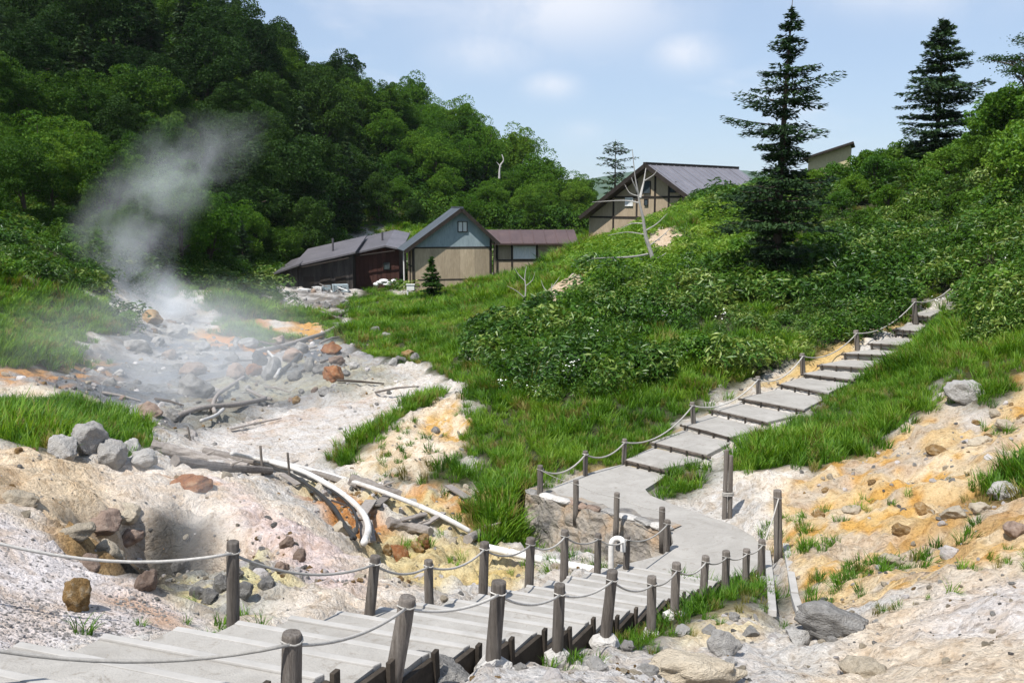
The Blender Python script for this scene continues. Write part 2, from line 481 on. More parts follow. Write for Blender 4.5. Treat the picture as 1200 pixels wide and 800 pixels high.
def hit(px, py, A=None, y0=2.0, y1=335.0):
    """first ground point along a line of sight"""
    A = BZ if A is None else A
    u, v = (px - 600.0) / F_PX, (400.0 - py) / F_PX
    Y = y0 * (y1 / y0) ** np.linspace(0, 1, 1500)
    k = Y / (CP + v * SP)
    g = (-SP + v * CP) * k - grid_at(A, u * k, Y)
    s = np.where(g < 0)[0]
    i = s[0] if len(s) else len(Y) - 1
    t = 0.0
    if 0 < i and len(s): t = g[i - 1] / (g[i - 1] - g[i])
    yy = Y[i - 1] * (1 - t) + Y[i] * t if i > 0 else Y[0]
    kk = yy / (CP + v * SP)
    return Vector((u * kk, yy, (-SP + v * CP) * kk))
def poly_xy(pts):
    return np.array([[h.x, h.y] for h in (hit(*p) for p in pts)])
def sdist(P, x, y):
    """signed distance to a polygon, positive inside"""
    d = np.full(x.shape, 1e9); ins = np.zeros(x.shape, bool)
    n = len(P)
    for i in range(n):
        ax, ay = P[i]; bx, by = P[(i + 1) % n]
        ex, ey = bx - ax, by - ay
        t = np.clip(((x - ax) * ex + (y - ay) * ey) / (ex * ex + ey * ey + 1e-12), 0, 1)
        d = np.minimum(d, np.hypot(x - ax - t * ex, y - ay - t * ey))
        cr = ((ay > y) != (by > y)) & (x < (bx - ax) * (y - ay) / (by - ay + 1e-12) + ax)
        ins ^= cr
    return np.where(ins, d, -d)
EDGE = (fbm(MX, MY, 1.1, 3, 5) - 0.5) * 1.0 + (fbm(MX, MY, 5.0, 2, 9) - 0.5) * 1.4
def mask(px, soft=0.4, rag=1.0):
    P = px if isinstance(px, np.ndarray) else poly_xy(px)
    pad = 8.0
    x0, y0 = P.min(0) - pad; x1, y1 = P.max(0) + pad
    i0, i1 = np.searchsorted(GX, x0), np.searchsorted(GX, x1); j0, j1 = np.searchsorted(GY, y0), np.searchsorted(GY, y1)
    out = np.zeros((NY, NX))
    if i1 <= i0 or j1 <= j0: return out
    sl = (slice(j0, j1), slice(i0, i1))
    dd = sdist(P, MX[sl], MY[sl]) + EDGE[sl] * rag * np.clip(MY[sl] / 22.0, 0.25, 2.2)
    out[sl] = sstep(-soft, soft, dd)
    return out

# ------------------------------------------------------------------ vegetation regions
VEG = {}
VEG['grass'] = [
    [(395, 392), (415, 372), (450, 352), (520, 335), (590, 312), (640, 290), (700, 272), (760, 255), (800, 245), (760, 290), (690, 320), (650, 370), (560, 392), (548, 425), (600, 470), (700, 490), (800, 445), (860, 440), (868, 455), (800, 497), (735, 535), (690, 545), (645, 562), (628, 578), (616, 600), (603, 628), (585, 632), (562, 600), (555, 560), (545, 520), (541, 480), (537, 452), (505, 446), (480, 428), (440, 410), (410, 400)],
    [(541, 470), (560, 395), (700, 380), (880, 420), (868, 455), (800, 497), (735, 533), (690, 545), (645, 560), (622, 580), (600, 625), (566, 600), (552, 550)],
    [(868, 548), (930, 500), (995, 462), (1050, 420), (1088, 390), (1116, 350), (1200, 330), (1400, 300), (1400, 400), (1200, 428), (1165, 470), (1140, 462), (1120, 438), (1085, 450), (1082, 478), (1050, 505), (990, 535), (955, 556), (935, 540), (885, 556)],
    [(385, 541), (400, 520), (440, 496), (495, 463), (540, 450), (500, 478), (460, 505), (425, 532), (395, 548)],
    [(757, 577), (768, 568), (790, 555), (815, 556), (832, 565), (815, 578), (790, 587)],
    [(0, 470), (60, 468), (120, 485), (165, 505), (178, 520), (130, 530), (60, 528), (0, 516), (-150, 500), (-150, 460)],
    [(0, 428), (60, 428), (110, 402), (150, 385), (120, 350), (60, 335), (0, 322), (-200, 330), (-200, 420)],
    [(245, 372), (235, 352), (300, 345), (340, 358), (395, 372), (400, 388), (350, 376), (310, 362), (285, 375), (305, 388), (335, 392), (300, 402), (255, 390)],
    [(470, 565), (540, 520), (560, 560), (560, 585), (520, 570)],
    [(400, 345), (430, 335), (470, 335), (470, 345), (440, 360), (405, 362)],
    [(1150, 575), (1165, 550), (1200, 540), (1300, 530), (1300, 575), (1200, 585)],
    [(720, 748), (725, 722), (770, 712), (800, 700), (830, 690), (870, 675), (900, 690), (870, 705), (820, 720), (770, 745), (740, 765)],
]
VEG['sasa'] = [
    [(560, 392), (650, 368), (690, 318), (760, 288), (800, 245), (870, 208), (930, 204), (1000, 195), (1100, 165), (1200, 120), (1400, 60), (1500, 60), (1500, 300), (1200, 335), (1110, 348), (1085, 355), (1010, 385), (945, 412), (880, 440), (800, 445), (700, 490), (600, 470), (548, 425)],
    [(1105, 392), (1128, 350), (1200, 320), (1400, 290), (1400, 380), (1200, 395), (1130, 415)],
    [(0, 322), (60, 335), (120, 350), (150, 385), (135, 330), (200, 325), (240, 350), (300, 345), (330, 335), (320, 310), (200, 292), (100, 290), (0, 262), (-200, 240), (-200, 330)],
]
VEG['bare'] = [
    [(632, 360), (648, 334), (686, 314), (688, 338), (660, 362)],
    [(752, 300), (772, 264), (812, 248), (814, 272), (785, 300)],
    [(455, 545), (470, 490), (540, 452), (545, 500), (530, 540), (490, 560)],
]
VM = {}
for kname in ('grass', 'sasa', 'bare'):
    m_ = np.zeros((NY, NX))
    for p_ in VEG[kname]: m_ = np.maximum(m_, mask(p_, 0.75 if kname == 'grass' else 0.35, 1.0 if kname != 'bare' else 0.5))
    VM[kname] = m_
forest = mask([(0, 262), (100, 290), (200, 292), (320, 310), (330, 325), (400, 285), (480, 262), (560, 258), (650, 255), (700, 240), (720, 224), (640, 190), (520, 110), (370, 55), (150, -30), (-300, -60), (-400, 200)], 1.0)
forest = np.maximum(forest, sstep(60, 75, np.hypot(MX, MY)) * (MY > 60) * ((MX < -22) | (MY > 118)))
VM['forest'] = forest
VM['grass'] = VM['grass'] * (1 - VM['bare'] * 0.93); VM['sasa'] = VM['sasa'] * (1 - VM['bare'])

# ------------------------------------------------------------------ ground colours (stains, deposits, and shade painted into the crater)
def mixc(C, m, col):
    return C * (1 - m[..., None]) + np.array(col)[None, None, :] * m[..., None]
n1 = fbm(MX, MY, 1.6, 4, 21); n2 = fbm(MX, MY, 0.5, 4, 33); n3 = fbm(MX, MY, 4.5, 3, 41)
SOIL = np.empty((NY, NX, 3)); SOIL[:] = (0.48, 0.46, 0.43)
SOIL = mixc(SOIL, sstep(0.5, 0.62, n1) * 0.55, (0.58, 0.55, 0.51))
def stain_shade(px, col, amt=1.0, soft=0.4, rag=1.0, nz=None, lo=0.42, hi=0.6):
    global SOIL
    m = mask(px, soft, rag) * amt
    if nz is not None: m = m * sstep(lo, hi, nz)
    SOIL = mixc(SOIL, m, col)
VALLEY = [(60, 470), (20, 440), (100, 405), (150, 372), (240, 350), (260, 395), (330, 395), (400, 385), (470, 430), (500, 440), (400, 460), (330, 480), (230, 510), (180, 505)]
stain_shade(VALLEY, (0.15, 0.155, 0.16), 0.97, 1.0)
stain_shade([(325, 345), (345, 335), (415, 330), (425, 345), (415, 365), (395, 385), (360, 372), (335, 355)], (0.13, 0.125, 0.12), 0.9, 0.6)
stain_shade([(325, 345), (345, 335), (415, 330), (425, 345), (415, 365), (395, 385), (360, 372), (335, 355)], (0.42, 0.41, 0.40), 0.8, 0.6, nz=fbm(MX, MY, 1.2, 3, 57), lo=0.52, hi=0.58)
stain_shade(VALLEY, (0.38, 0.36, 0.25), 0.7, 1.0, nz=n3, lo=0.5, hi=0.58)
stain_shade(VALLEY, (0.11, 0.12, 0.135), 0.85, 1.0, nz=n1, lo=0.52, hi=0.60)
stain_shade(VALLEY, (0.38, 0.37, 0.36), 0.6, 1.0, nz=fbm(MX, MY, 2.4, 4, 59), lo=0.56, hi=0.62)
stain_shade([(300, 440), (420, 430), (500, 436), (470, 455), (380, 462), (300, 470), (250, 500), (200, 480)], (0.34, 0.33, 0.26), 0.7, 1.0)
stain_shade([(215, 520), (330, 480), (440, 470), (500, 455), (440, 495), (385, 538), (340, 555), (250, 545)], (0.50, 0.475, 0.45), 0.95, 0.6)
stain_shade([(270, 505), (330, 487), (400, 468), (440, 462), (380, 490), (300, 515)], (0.42, 0.33, 0.27), 0.6, 0.5, nz=n2, lo=0.4, hi=0.6)
stain_shade([(385, 545), (430, 525), (500, 468), (545, 452), (545, 530), (500, 565), (430, 560)], (0.56, 0.45, 0.31), 0.95, 0.4)
stain_shade([(500, 490), (545, 455), (548, 510), (520, 520)], (0.55, 0.33, 0.08), 0.85, 0.4)
stain_shade([(385, 545), (430, 525), (500, 468), (545, 452), (545, 530), (500, 565), (430, 560)], (0.62, 0.55, 0.45), 0.8, 0.4, nz=n2, lo=0.48, hi=0.56)
CREEK = [(330, 560), (440, 555), (560, 560), (590, 620), (610, 680), (540, 695), (480, 690), (420, 640), (380, 600)]
stain_shade(CREEK, (0.50, 0.42, 0.24), 1.0, 0.4)
stain_shade(CREEK, (0.50, 0.47, 0.42), 0.9, 0.4, nz=n1, lo=0.5, hi=0.6)
stain_shade([(360, 590), (400, 575), (440, 590), (435, 620), (420, 640), (390, 620)], (0.48, 0.20, 0.04), 0.95, 0.35)
stain_shade([(440, 560), (520, 563), (570, 585), (560, 610), (500, 590), (450, 575)], (0.50, 0.24, 0.06), 0.75, 0.35, nz=n2, lo=0.42, hi=0.55)
stain_shade([(470, 650), (560, 640), (600, 680), (540, 695), (490, 690)], (0.55, 0.40, 0.10), 0.7, 0.4, nz=n1, lo=0.42, hi=0.58)
# mound and crater
MOUND = [(-200, 500), (0, 520), (110, 545), (250, 558), (330, 596), (400, 640), (470, 700), (430, 715), (330, 722), (230, 730), (60, 640), (-200, 600)]
stain_shade(MOUND, (0.60, 0.53, 0.45), 1.0, 0.5)
stain_shade([(250, 562), (330, 600), (400, 645), (400, 690), (330, 690), (300, 640), (260, 600)], (0.60, 0.50, 0.48), 0.9, 0.4)
stain_shade([(0, 525), (110, 545), (140, 600), (90, 640), (0, 585)], (0.55, 0.43, 0.28), 0.75, 0.5)
stain_shade([(-50, 540), (30, 570), (30, 605), (-50, 600)], (0.34, 0.25, 0.15), 0.85, 0.25)
stain_shade([(60, 640), (85, 612), (140, 606), (160, 640), (165, 690), (120, 672)], (0.36, 0.23, 0.09), 0.9, 0.2)
stain_shade([(60, 640), (85, 612), (140, 606), (160, 640), (165, 690), (120, 672)], (0.13, 0.09, 0.05), 0.8, 0.2, nz=n2, lo=0.5, hi=0.6)
stain_shade([(134, 694), (142, 640), (160, 604), (200, 588), (250, 600), (266, 645), (240, 700), (190, 706)], (0.05, 0.048, 0.042), 0.97, 0.3, 0.4)  # dark wet mud, with the shade of the hollow painted into its colour
stain_shade([(220, 690), (250, 655), (310, 640), (340, 690), (300, 720), (235, 715)], (0.34, 0.34, 0.31), 0.8, 0.3)
stain_shade([(220, 690), (250, 655), (310, 640), (340, 690), (300, 720), (235, 715)], (0.56, 0.50, 0.26), 0.8, 0.3, nz=n2, lo=0.5, hi=0.58)
stain_shade([(190, 556), (240, 560), (262, 572), (240, 590), (200, 572)], (0.42, 0.20, 0.06), 0.9, 0.2, nz=n2, lo=0.35, hi=0.5)
stain_shade([(-200, 595), (0, 610), (120, 672), (232, 728), (190, 745), (0, 760), (-200, 740)], (0.62, 0.57, 0.55), 1.0, 0.15, 0.25)
stain_shade([(105, 700), (160, 705), (210, 725), (200, 735), (140, 722)], (0.50, 0.28, 0.14), 0.6, 0.2, 0.3, nz=n2, lo=0.4, hi=0.55)
# right slope
SLOPE = [(850, 565), (960, 545), (1080, 490), (1130, 440), (1400, 390), (1400, 640), (1200, 662), (1000, 705), (930, 700), (905, 640), (880, 600)]
stain_shade(SLOPE, (0.54, 0.405, 0.225), 1.0, 0.3)
stain_shade(SLOPE, (0.60, 0.51, 0.375), 0.6, 0.3, nz=n1, lo=0.50, hi=0.58)
stain_shade(SLOPE, (0.55, 0.36, 0.12), 0.75, 0.3, nz=n3 * 0.5 + n2 * 0.5, lo=0.53, hi=0.61)
stain_shade(SLOPE, (0.48, 0.27, 0.07), 0.8, 0.3, nz=n2, lo=0.60, hi=0.68)
stain_shade(SLOPE, (0.40, 0.37, 0.34), 0.6, 0.3, nz=fbm(MX * 0.6 + MY * 0.5, MY * 0.9 - MX * 0.9, 1.0, 4, 55), lo=0.55, hi=0.62)
stain_shade([(1060, 640), (1080, 590), (1160, 565), (1200, 590), (1190, 625), (1120, 650)], (0.40, 0.25, 0.10), 0.75, 0.3, nz=n2, lo=0.36, hi=0.5)
stain_shade([(850, 565), (930, 545), (960, 560), (920, 600), (870, 605)], (0.62, 0.585, 0.53), 0.9, 0.3)
stain_shade([(1120, 470), (1140, 450), (1180, 470), (1150, 500), (1115, 500)], (0.45, 0.44, 0.43), 0.85, 0.3)
# white rock lower right, rubble by the stairs
stain_shade([(930, 800), (1000, 740), (1100, 690), (1200, 660), (1400, 630), (1500, 830), (900, 830)], (0.565, 0.485, 0.385), 1.0, 0.3, 0.6)
stain_shade([(1050, 760), (1100, 700), (1200, 672), (1400, 650), (1400, 760), (1200, 745)], (0.56, 0.53, 0.515), 0.85, 0.4, 0.6)
stain_shade([(930, 800), (1000, 740), (1100, 690), (1100, 800)], (0.58, 0.46, 0.31), 0.7, 0.3, 0.6, nz=n1, lo=0.45, hi=0.55)
stain_shade([(480, 800), (600, 780), (720, 745), (760, 752), (850, 740), (900, 770), (920, 830), (480, 830)], (0.50, 0.48, 0.46), 1.0, 0.3, 0.6)
stain_shade([(780, 740), (830, 715), (900, 705), (920, 740), (860, 765), (800, 760)], (0.60, 0.50, 0.30), 0.8, 0.25, 0.6, nz=n2, lo=0.35, hi=0.5)
stain_shade([(893, 640), (915, 640), (930, 700), (935, 725), (905, 735), (898, 690)], (0.36, 0.36, 0.36), 0.85, 0.2, 0.3)
# orange banks of the valley
stain_shade([(0, 428), (70, 432), (120, 415), (100, 440), (40, 455), (-100, 450)], (0.45, 0.22, 0.06), 0.9, 0.6, nz=n2, lo=0.35, hi=0.5)
stain_shade([(-100, 450), (40, 455), (80, 462), (0, 472), (-100, 470)], (0.58, 0.52, 0.42), 0.9, 0.5)
stain_shade([(235, 395), (250, 380), (300, 372), (330, 392), (300, 406), (250, 400)], (0.50, 0.21, 0.03), 0.95, 0.8)
stain_shade([(335, 388), (345, 370), (385, 378), (372, 392)], (0.50, 0.27, 0.06), 0.95, 0.8)
stain_shade([(230, 355), (245, 350), (260, 372), (240, 375)], (0.48, 0.28, 0.09), 0.8, 0.8)
stain_shade([(632, 360), (648, 334), (686, 314), (688, 338), (660, 362)], (0.46, 0.37, 0.27), 1.0, 0.5)
stain_shade([(752, 300), (772, 264), (812, 248), (814, 272), (785, 300)], (0.46, 0.37, 0.27), 1.0, 0.5)
stain_shade([(645, 562), (690, 548), (735, 538), (800, 500), (880, 455), (945, 425), (1010, 395), (1075, 352), (1070, 372), (1000, 408), (930, 442), (868, 462), (800, 508), (740, 548), (690, 560)], (0.52, 0.36, 0.12), 0.85, 0.3, 0.5)
vegm = np.clip(np.clip(VM['grass'] * 1.3, 0, 1) + VM['sasa'] + VM['forest'], 0, 1) * (1 - VM['bare'])
SOIL = mixc(SOIL, vegm * 0.95, (0.040, 0.050, 0.016))
SOIL = np.where(vegm[..., None] > 0.5, SOIL, SOIL * 1.2)
SOIL = np.clip(SOIL * (0.9 + 0.2 * n2[..., None]), 0, 0.78)

# ------------------------------------------------------------------ relief
near = np.clip(MY / 14.0, 0.35, 6)
rock = 1 - np.clip(vegm, 0, 1)
rel = (fbm(MX, MY, 2.2, 5, 61, 0.55, True) - 0.6) * 0.42 + (fbm(MX, MY, 0.42, 4, 71, 0.6, True) - 0.6) * 0.20
flat = mask([(-200, 595), (0, 610), (120, 672), (232, 728), (190, 745), (0, 760), (-200, 740)], 0.4, 0.2)
rel = rel + (fbm(MX, MY, 0.17, 3, 77, 0.6, True) - 0.6) * 0.07 * (MY < 40)
rel = rel * (1 - 0.75 * flat)
rel = rel * (1 - 0.45 * mask([(215, 520), (330, 480), (500, 455), (440, 495), (340, 555)], 0.8))
rubble = np.maximum(mask([(60, 640), (85, 600), (160, 600), (330, 620), (400, 660), (400, 705), (300, 720), (235, 715), (150, 690)], 0.3), mask(CREEK, 0.3))
rel = rel + rubble * (fbm(MX, MY, 0.55, 4, 83, 0.62, True) - 0.6) * 0.30
cwall = mask([(40, 640), (60, 600), (110, 590), (165, 590), (170, 640), (165, 700), (120, 675)], 0.3, 0.3)
rel = rel + cwall * (fbm(MX, MY, 0.7, 4, 87, 0.6, True) - 0.62) * 0.75
HZ = BZ + rel * rock * np.clip(MY / 10, 0.6, 1.6) + (fbm(MX, MY, 3.0, 4, 91) - 0.5) * 0.5 * vegm * np.clip(MY / 40, 0.2, 2)
# crater bowl, creek channel, drainage gully
pc = hit(200, 664); HZ -= 1.8 * np.exp(-(((MX - pc.x + 0.1 * (n2 - .5)) / 1.2) ** 2 + ((MY - pc.y) / 1.05) ** 2 + 0.5 * (n2 - 0.5)) ** 2.6)
pc = hit(75, 640); 
for q, dep, sx, sy in (((128, 650), 0.35, 0.5, 0.6), ((20, 590), 0.3, 0.5, 0.5)):
    h_ = hit(*q); HZ -= dep * np.exp(-((MX - h_.x) / sx) ** 2 - ((MY - h_.y) / sy) ** 2)
def carve_line(px, depth, width):
    global HZ
    P = [hit(*p) for p in px]
    d = np.full(MX.shape, 1e9)
    for A_, B_ in zip(P[:-1], P[1:]):
        ex, ey = B_.x - A_.x, B_.y - A_.y
        t = np.clip(((MX - A_.x) * ex + (MY - A_.y) * ey) / (ex * ex + ey * ey), 0, 1)
        d = np.minimum(d, np.hypot(MX - A_.x - t * ex, MY - A_.y - t * ey))
    HZ = HZ - depth * np.exp(-(d / width) ** 2)
carve_line([(906, 640), (914, 665), (918, 690), (922, 715), (908, 735)], 0.26, 0.3)
carve_line([(330, 470), (300, 430), (330, 405), (400, 385)], 0.3, 1.2)
carve_line([(560, 615), (540, 640), (560, 665)], 0.3, 0.5)
# make room for stairs, landing and slabs
def flatten(poly, z, soft, drop):
    """pull the ground to z (array or number) inside a plan polygon"""
    global HZ
    x0, y0 = poly.min(0) - 2; x1, y1 = poly.max(0) + 2
    i0, i1 = np.searchsorted(GX, x0), np.searchsorted(GX, x1); j0, j1 = np.searchsorted(GY, y0), np.searchsorted(GY, y1)
    sl = (slice(j0, j1), slice(i0, i1))
    t = sstep(-soft, 0.02, sdist(poly, MX[sl], MY[sl]))
    HZ[sl] = HZ[sl] * (1 - t) + np.minimum(HZ[sl], z - drop) * t if drop > 0.2 else HZ[sl] * (1 - t) + (z - drop) * t
for k in range(1, len(NL)):
    q = np.array([[p.x, p.y] for p in (NL[k - 1], NR[k - 1], NR[k], NL[k])])
    flatten(q, ST_Z[k], 0.30, 0.17)
flatten(np.array([[p.x, p.y] for p in LAND]), LAND_Z, 0.25, 0.12)
for (a0, b0, z0), (a1, b1, z1) in zip(SLAB[:-1], SLAB[1:]):
    flatten(np.array([[p.x, p.y] for p in (a0, b0, b1, a1)]), z0 + 0.15, 0.35, 0.12)
# drop below the landing's retaining wall
WALL_A, WALL_B = at(617, 582, 22.4), on_z(786, 622, LAND_Z)
wq = np.array([[WALL_A.x - 0.1, WALL_A.y - 0.05], [WALL_B.x, WALL_B.y - 0.15], [WALL_B.x - 0.35, WALL_B.y - 1.9], [WALL_A.x - 0.6, WALL_A.y - 2.0]])
_z = -7.75
x_ = sstep(-0.35, 0.1, sdist(wq, MX, MY)); HZ = HZ * (1 - x_) + np.minimum(HZ, _z + 0.25 * (n1 - 0.5)) * x_

def gz(x, y): return float(grid_at(HZ, np.array([x]), np.array([y]))[0])
def on_ground(px, py):
    return hit(px, py, HZ)

V = np.stack([MX.ravel(), MY.ravel(), HZ.ravel()], 1)
jj, ii = np.meshgrid(np.arange(NY - 1), np.arange(NX - 1), indexing='ij')
q0 = (jj * NX + ii).ravel()
Fq = np.stack([q0, q0 + 1, q0 + 1 + NX, q0 + NX], 1)
me = new_mesh('ground', V, Fq, smooth=True)
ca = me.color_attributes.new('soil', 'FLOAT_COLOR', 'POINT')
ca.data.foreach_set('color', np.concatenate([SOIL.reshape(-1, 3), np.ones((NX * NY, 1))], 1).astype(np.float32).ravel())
wet = np.clip(mask(VALLEY, 1.0) * sstep(0.5, 0.56, n1) + mask([(893, 640), (915, 640), (930, 700), (935, 725), (905, 735), (898, 690)], 0.2, 0.3) * 0.8 + mask([(360, 590), (400, 575), (440, 590), (435, 620), (420, 640), (390, 620)], 0.3) * sstep(0.4, 0.5, n1), 0, 1)
wa = me.attributes.new('wet', 'FLOAT', 'POINT')
wa.data.foreach_set('value', wet.astype(np.float32).ravel())
va = me.attributes.new('veg', 'FLOAT', 'POINT')
va.data.foreach_set('value', np.clip(vegm, 0, 1).astype(np.float32).ravel())

nt = NT('ground_rock_and_soil')
P_ = nt.pos()
col = nt.attr('soil')
na = nt.noise(1.9, 9, 0.68, P_, 0.8); nb = nt.noise(8.0, 8, 0.70, P_, 0.5); nc = nt.noise(38.0, 5, 0.65, P_)
wv = nt.mix(0.25, P_, nt.noise(2.5, 4, 0.6, P_, out='Color'))
def voro(scale, feat='F1'):
    v_ = nt.node('ShaderNodeTexVoronoi'); v_.feature = feat; v_.inputs['Scale'].default_value = scale
    nt.l.new(wv, v_.inputs['Vector']); return v_
v1, v2, v3 = voro(4.5), voro(14.0), voro(42.0)
vg = nt.attr('veg', 'Fac')
col2 = nt.mix(nt.ramp(na, [(0.36, (1, 1, 1)), (0.56, (0, 0, 0))]), col, nt.mix(1.0, col, (0.84, 0.76, 0.67), 'MULTIPLY'))
col2 = nt.mix(nt.ramp(nb, [(0.28, (0.8, 0.8, 0.8)), (0.40, (0, 0, 0))]), col2, nt.mix(1.0, col2, (0.42, 0.36, 0.30), 'MULTIPLY'))
col2 = nt.mix(nt.ramp(nb, [(0.56, (0, 0, 0)), (0.70, (0.6, 0.6, 0.6))]), col2, nt.mix(1.0, col2, (1.22, 1.24, 1.26), 'MULTIPLY'))
# single chips of lighter and darker stone
sepc = nt.node('ShaderNodeSeparateColor'); nt.l.new(v2.outputs['Color'], sepc.inputs[0])
col2 = nt.mix(nt.ramp(sepc.outputs[0], [(0.84, (0, 0, 0)), (0.88, (0.45, 0.45, 0.45))]), col2, nt.mix(1.0, col2, (0.60, 0.53, 0.46), 'MULTIPLY'))
sepd = nt.node('ShaderNodeSeparateColor'); nt.l.new(v3.outputs['Color'], sepd.inputs[0])
col2 = nt.mix(nt.ramp(sepd.outputs[1], [(0.86, (0, 0, 0)), (0.90, (0.45, 0.45, 0.45))]), col2, nt.mix(1.0, col2, (0.46, 0.44, 0.42), 'MULTIPLY'))
col2 = nt.mix(nt.ramp(sepd.outputs[2], [(0.74, (0, 0, 0)), (0.80, (0.45, 0.45, 0.45))]), col2, nt.mix(1.0, col2, (1.3, 1.3, 1.32), 'MULTIPLY'))
hgt = nt.math('ADD', nt.math('ADD', nt.math('MULTIPLY', na, 1.6), nt.math('MULTIPLY', nb, 1.3)), nt.math('MULTIPLY', nc, 0.40))
hgt = nt.math('SUBTRACT', hgt, nt.math('MULTIPLY', v1.outputs['Distance'], 0.45))
hgt = nt.math('SUBTRACT', hgt, nt.math('MULTIPLY', v2.outputs['Distance'], 0.34))
hgt = nt.math('SUBTRACT', hgt, nt.math('MULTIPLY', v3.outputs['Distance'], 0.14))
wt = nt.attr('wet', 'Fac')
b_ = nt.bsdf(col2, nt.rng(wt, 0, 1, 0.92, 0.28), nt.bump(hgt, 0.75, 0.13), 0.12)
nt.l.new(nt.rng(wt, 0, 1, 0.12, 0.5), b_.inputs['Specular IOR Level'])
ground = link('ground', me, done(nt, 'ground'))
tag(ground, 'pale volcanic ground with grey stream bed and ochre stained slopes', 'ground', kind='structure')
# ------------------------------------------------------------------ materials for built things
nt = NT('concrete')
P_ = nt.pos()
n_ = nt.noise(1.1, 9, 0.68, P_, 0.8); nf = nt.noise(60, 3, 0.6, P_); ns = nt.noise(4.5, 6, 0.7, P_, 1.5)
colr = nt.ramp(n_, [(0.3, (0.27, 0.255, 0.232)), (0.55, (0.35, 0.334, 0.308)), (0.75, (0.405, 0.388, 0.36))])
colr = nt.mix(nt.ramp(ns, [(0.30, (0.75, 0.75, 0.75)), (0.44, (0, 0, 0))]), colr, (0.20, 0.175, 0.145))
colr = nt.mix(nt.ramp(ns, [(0.60, (0, 0, 0)), (0.75, (0.5, 0.5, 0.5))]), colr, (0.46, 0.44, 0.41))
colr = nt.mix(nt.ramp(nf, [(0.3, (0.3, 0.3, 0.3)), (0.5, (0, 0, 0))]), colr, (0.22, 0.21, 0.20))
nt.bsdf(colr, 0.93, nt.bump(nt.math('ADD', nf, nt.math('MULTIPLY', ns, 1.5)), 0.5, 0.015), 0.1); done(nt, 'concrete')
nt = NT('concrete_edge')
P_ = nt.pos(); n_ = nt.noise(3, 5, 0.6, P_)
nt.bsdf(nt.ramp(n_, [(0.3, (0.33, 0.318, 0.298)), (0.7, (0.43, 0.416, 0.395))]), 0.9, nt.bump(nt.noise(50, 3, 0.6, P_), 0.3, 0.01), 0.1); done(nt, 'edge')
simple_mat('wood_post', (0.075, 0.064, 0.055), (0.19, 0.168, 0.148), 4.0, 0.92, 0.9, 0.02, 0.08, stretch=(9, 9, 0.6), c3=(0.30, 0.275, 0.25))
simple_mat('wood_dark', (0.030, 0.026, 0.022), (0.075, 0.062, 0.05), 4.0, 0.9, 0.5, 0.01, 0.1, stretch=(1, 1, 1))
simple_mat('wood_riser', (0.05, 0.043, 0.036), (0.12, 0.10, 0.085), 4.0, 0.9, 0.5, 0.01, 0.1)
simple_mat('wood_grey', (0.16, 0.14, 0.125), (0.33, 0.30, 0.275), 4.0, 0.9, 0.6, 0.012, 0.1, stretch=(3, 3, 3))
simple_mat('rope', (0.32, 0.305, 0.28), (0.52, 0.50, 0.465), 30, 0.9, 0.4, 0.004, 0.1)
simple_mat('stone_grey', (0.10, 0.097, 0.092), (0.26, 0.252, 0.24), 2.0, 0.92, 1.0, 0.10, 0.1, c3=(0.44, 0.43, 0.41))
simple_mat('stone_white', (0.36, 0.345, 0.325), (0.56, 0.545, 0.52), 2.0, 0.92, 1.0, 0.10, 0.1)
simple_mat('stone_rust', (0.13, 0.055, 0.025), (0.32, 0.14, 0.06), 2.0, 0.92, 1.0, 0.10, 0.1, c3=(0.44, 0.30, 0.18))
simple_mat('stone_ochre', (0.14, 0.075, 0.03), (0.36, 0.23, 0.10), 2.2, 0.92, 1.0, 0.08, 0.1, c3=(0.54, 0.46, 0.34))
simple_mat('stone_cream', (0.38, 0.32, 0.24), (0.58, 0.51, 0.40), 2.2, 0.92, 1.0, 0.08, 0.1)
simple_mat('stone_pink', (0.56, 0.52, 0.50), (0.70, 0.66, 0.64), 2.2, 0.92, 1.0, 0.06, 0.1)
simple_mat('stone_brown', (0.12, 0.085, 0.065), (0.27, 0.20, 0.16), 2.4, 0.9, 0.8, 0.05, 0.15, c3=(0.36, 0.29, 0.24))
simple_mat('pipe_white', (0.40, 0.36, 0.31), (0.66, 0.65, 0.63), 1.6, 0.6, 0.2, 0.004, 0.3, c3=(0.72, 0.715, 0.70))
simple_mat('hose_black', (0.02, 0.02, 0.021), (0.055, 0.053, 0.05), 3, 0.6, 0.1, 0.003, 0.3)
simple_mat('wall_stone', (0.13, 0.13, 0.135), (0.36, 0.32, 0.27), 1.3, 0.92, 1.0, 0.12, 0.1, c3=(0.44, 0.27, 0.13), pos=(0.34, 0.52, 0.70))

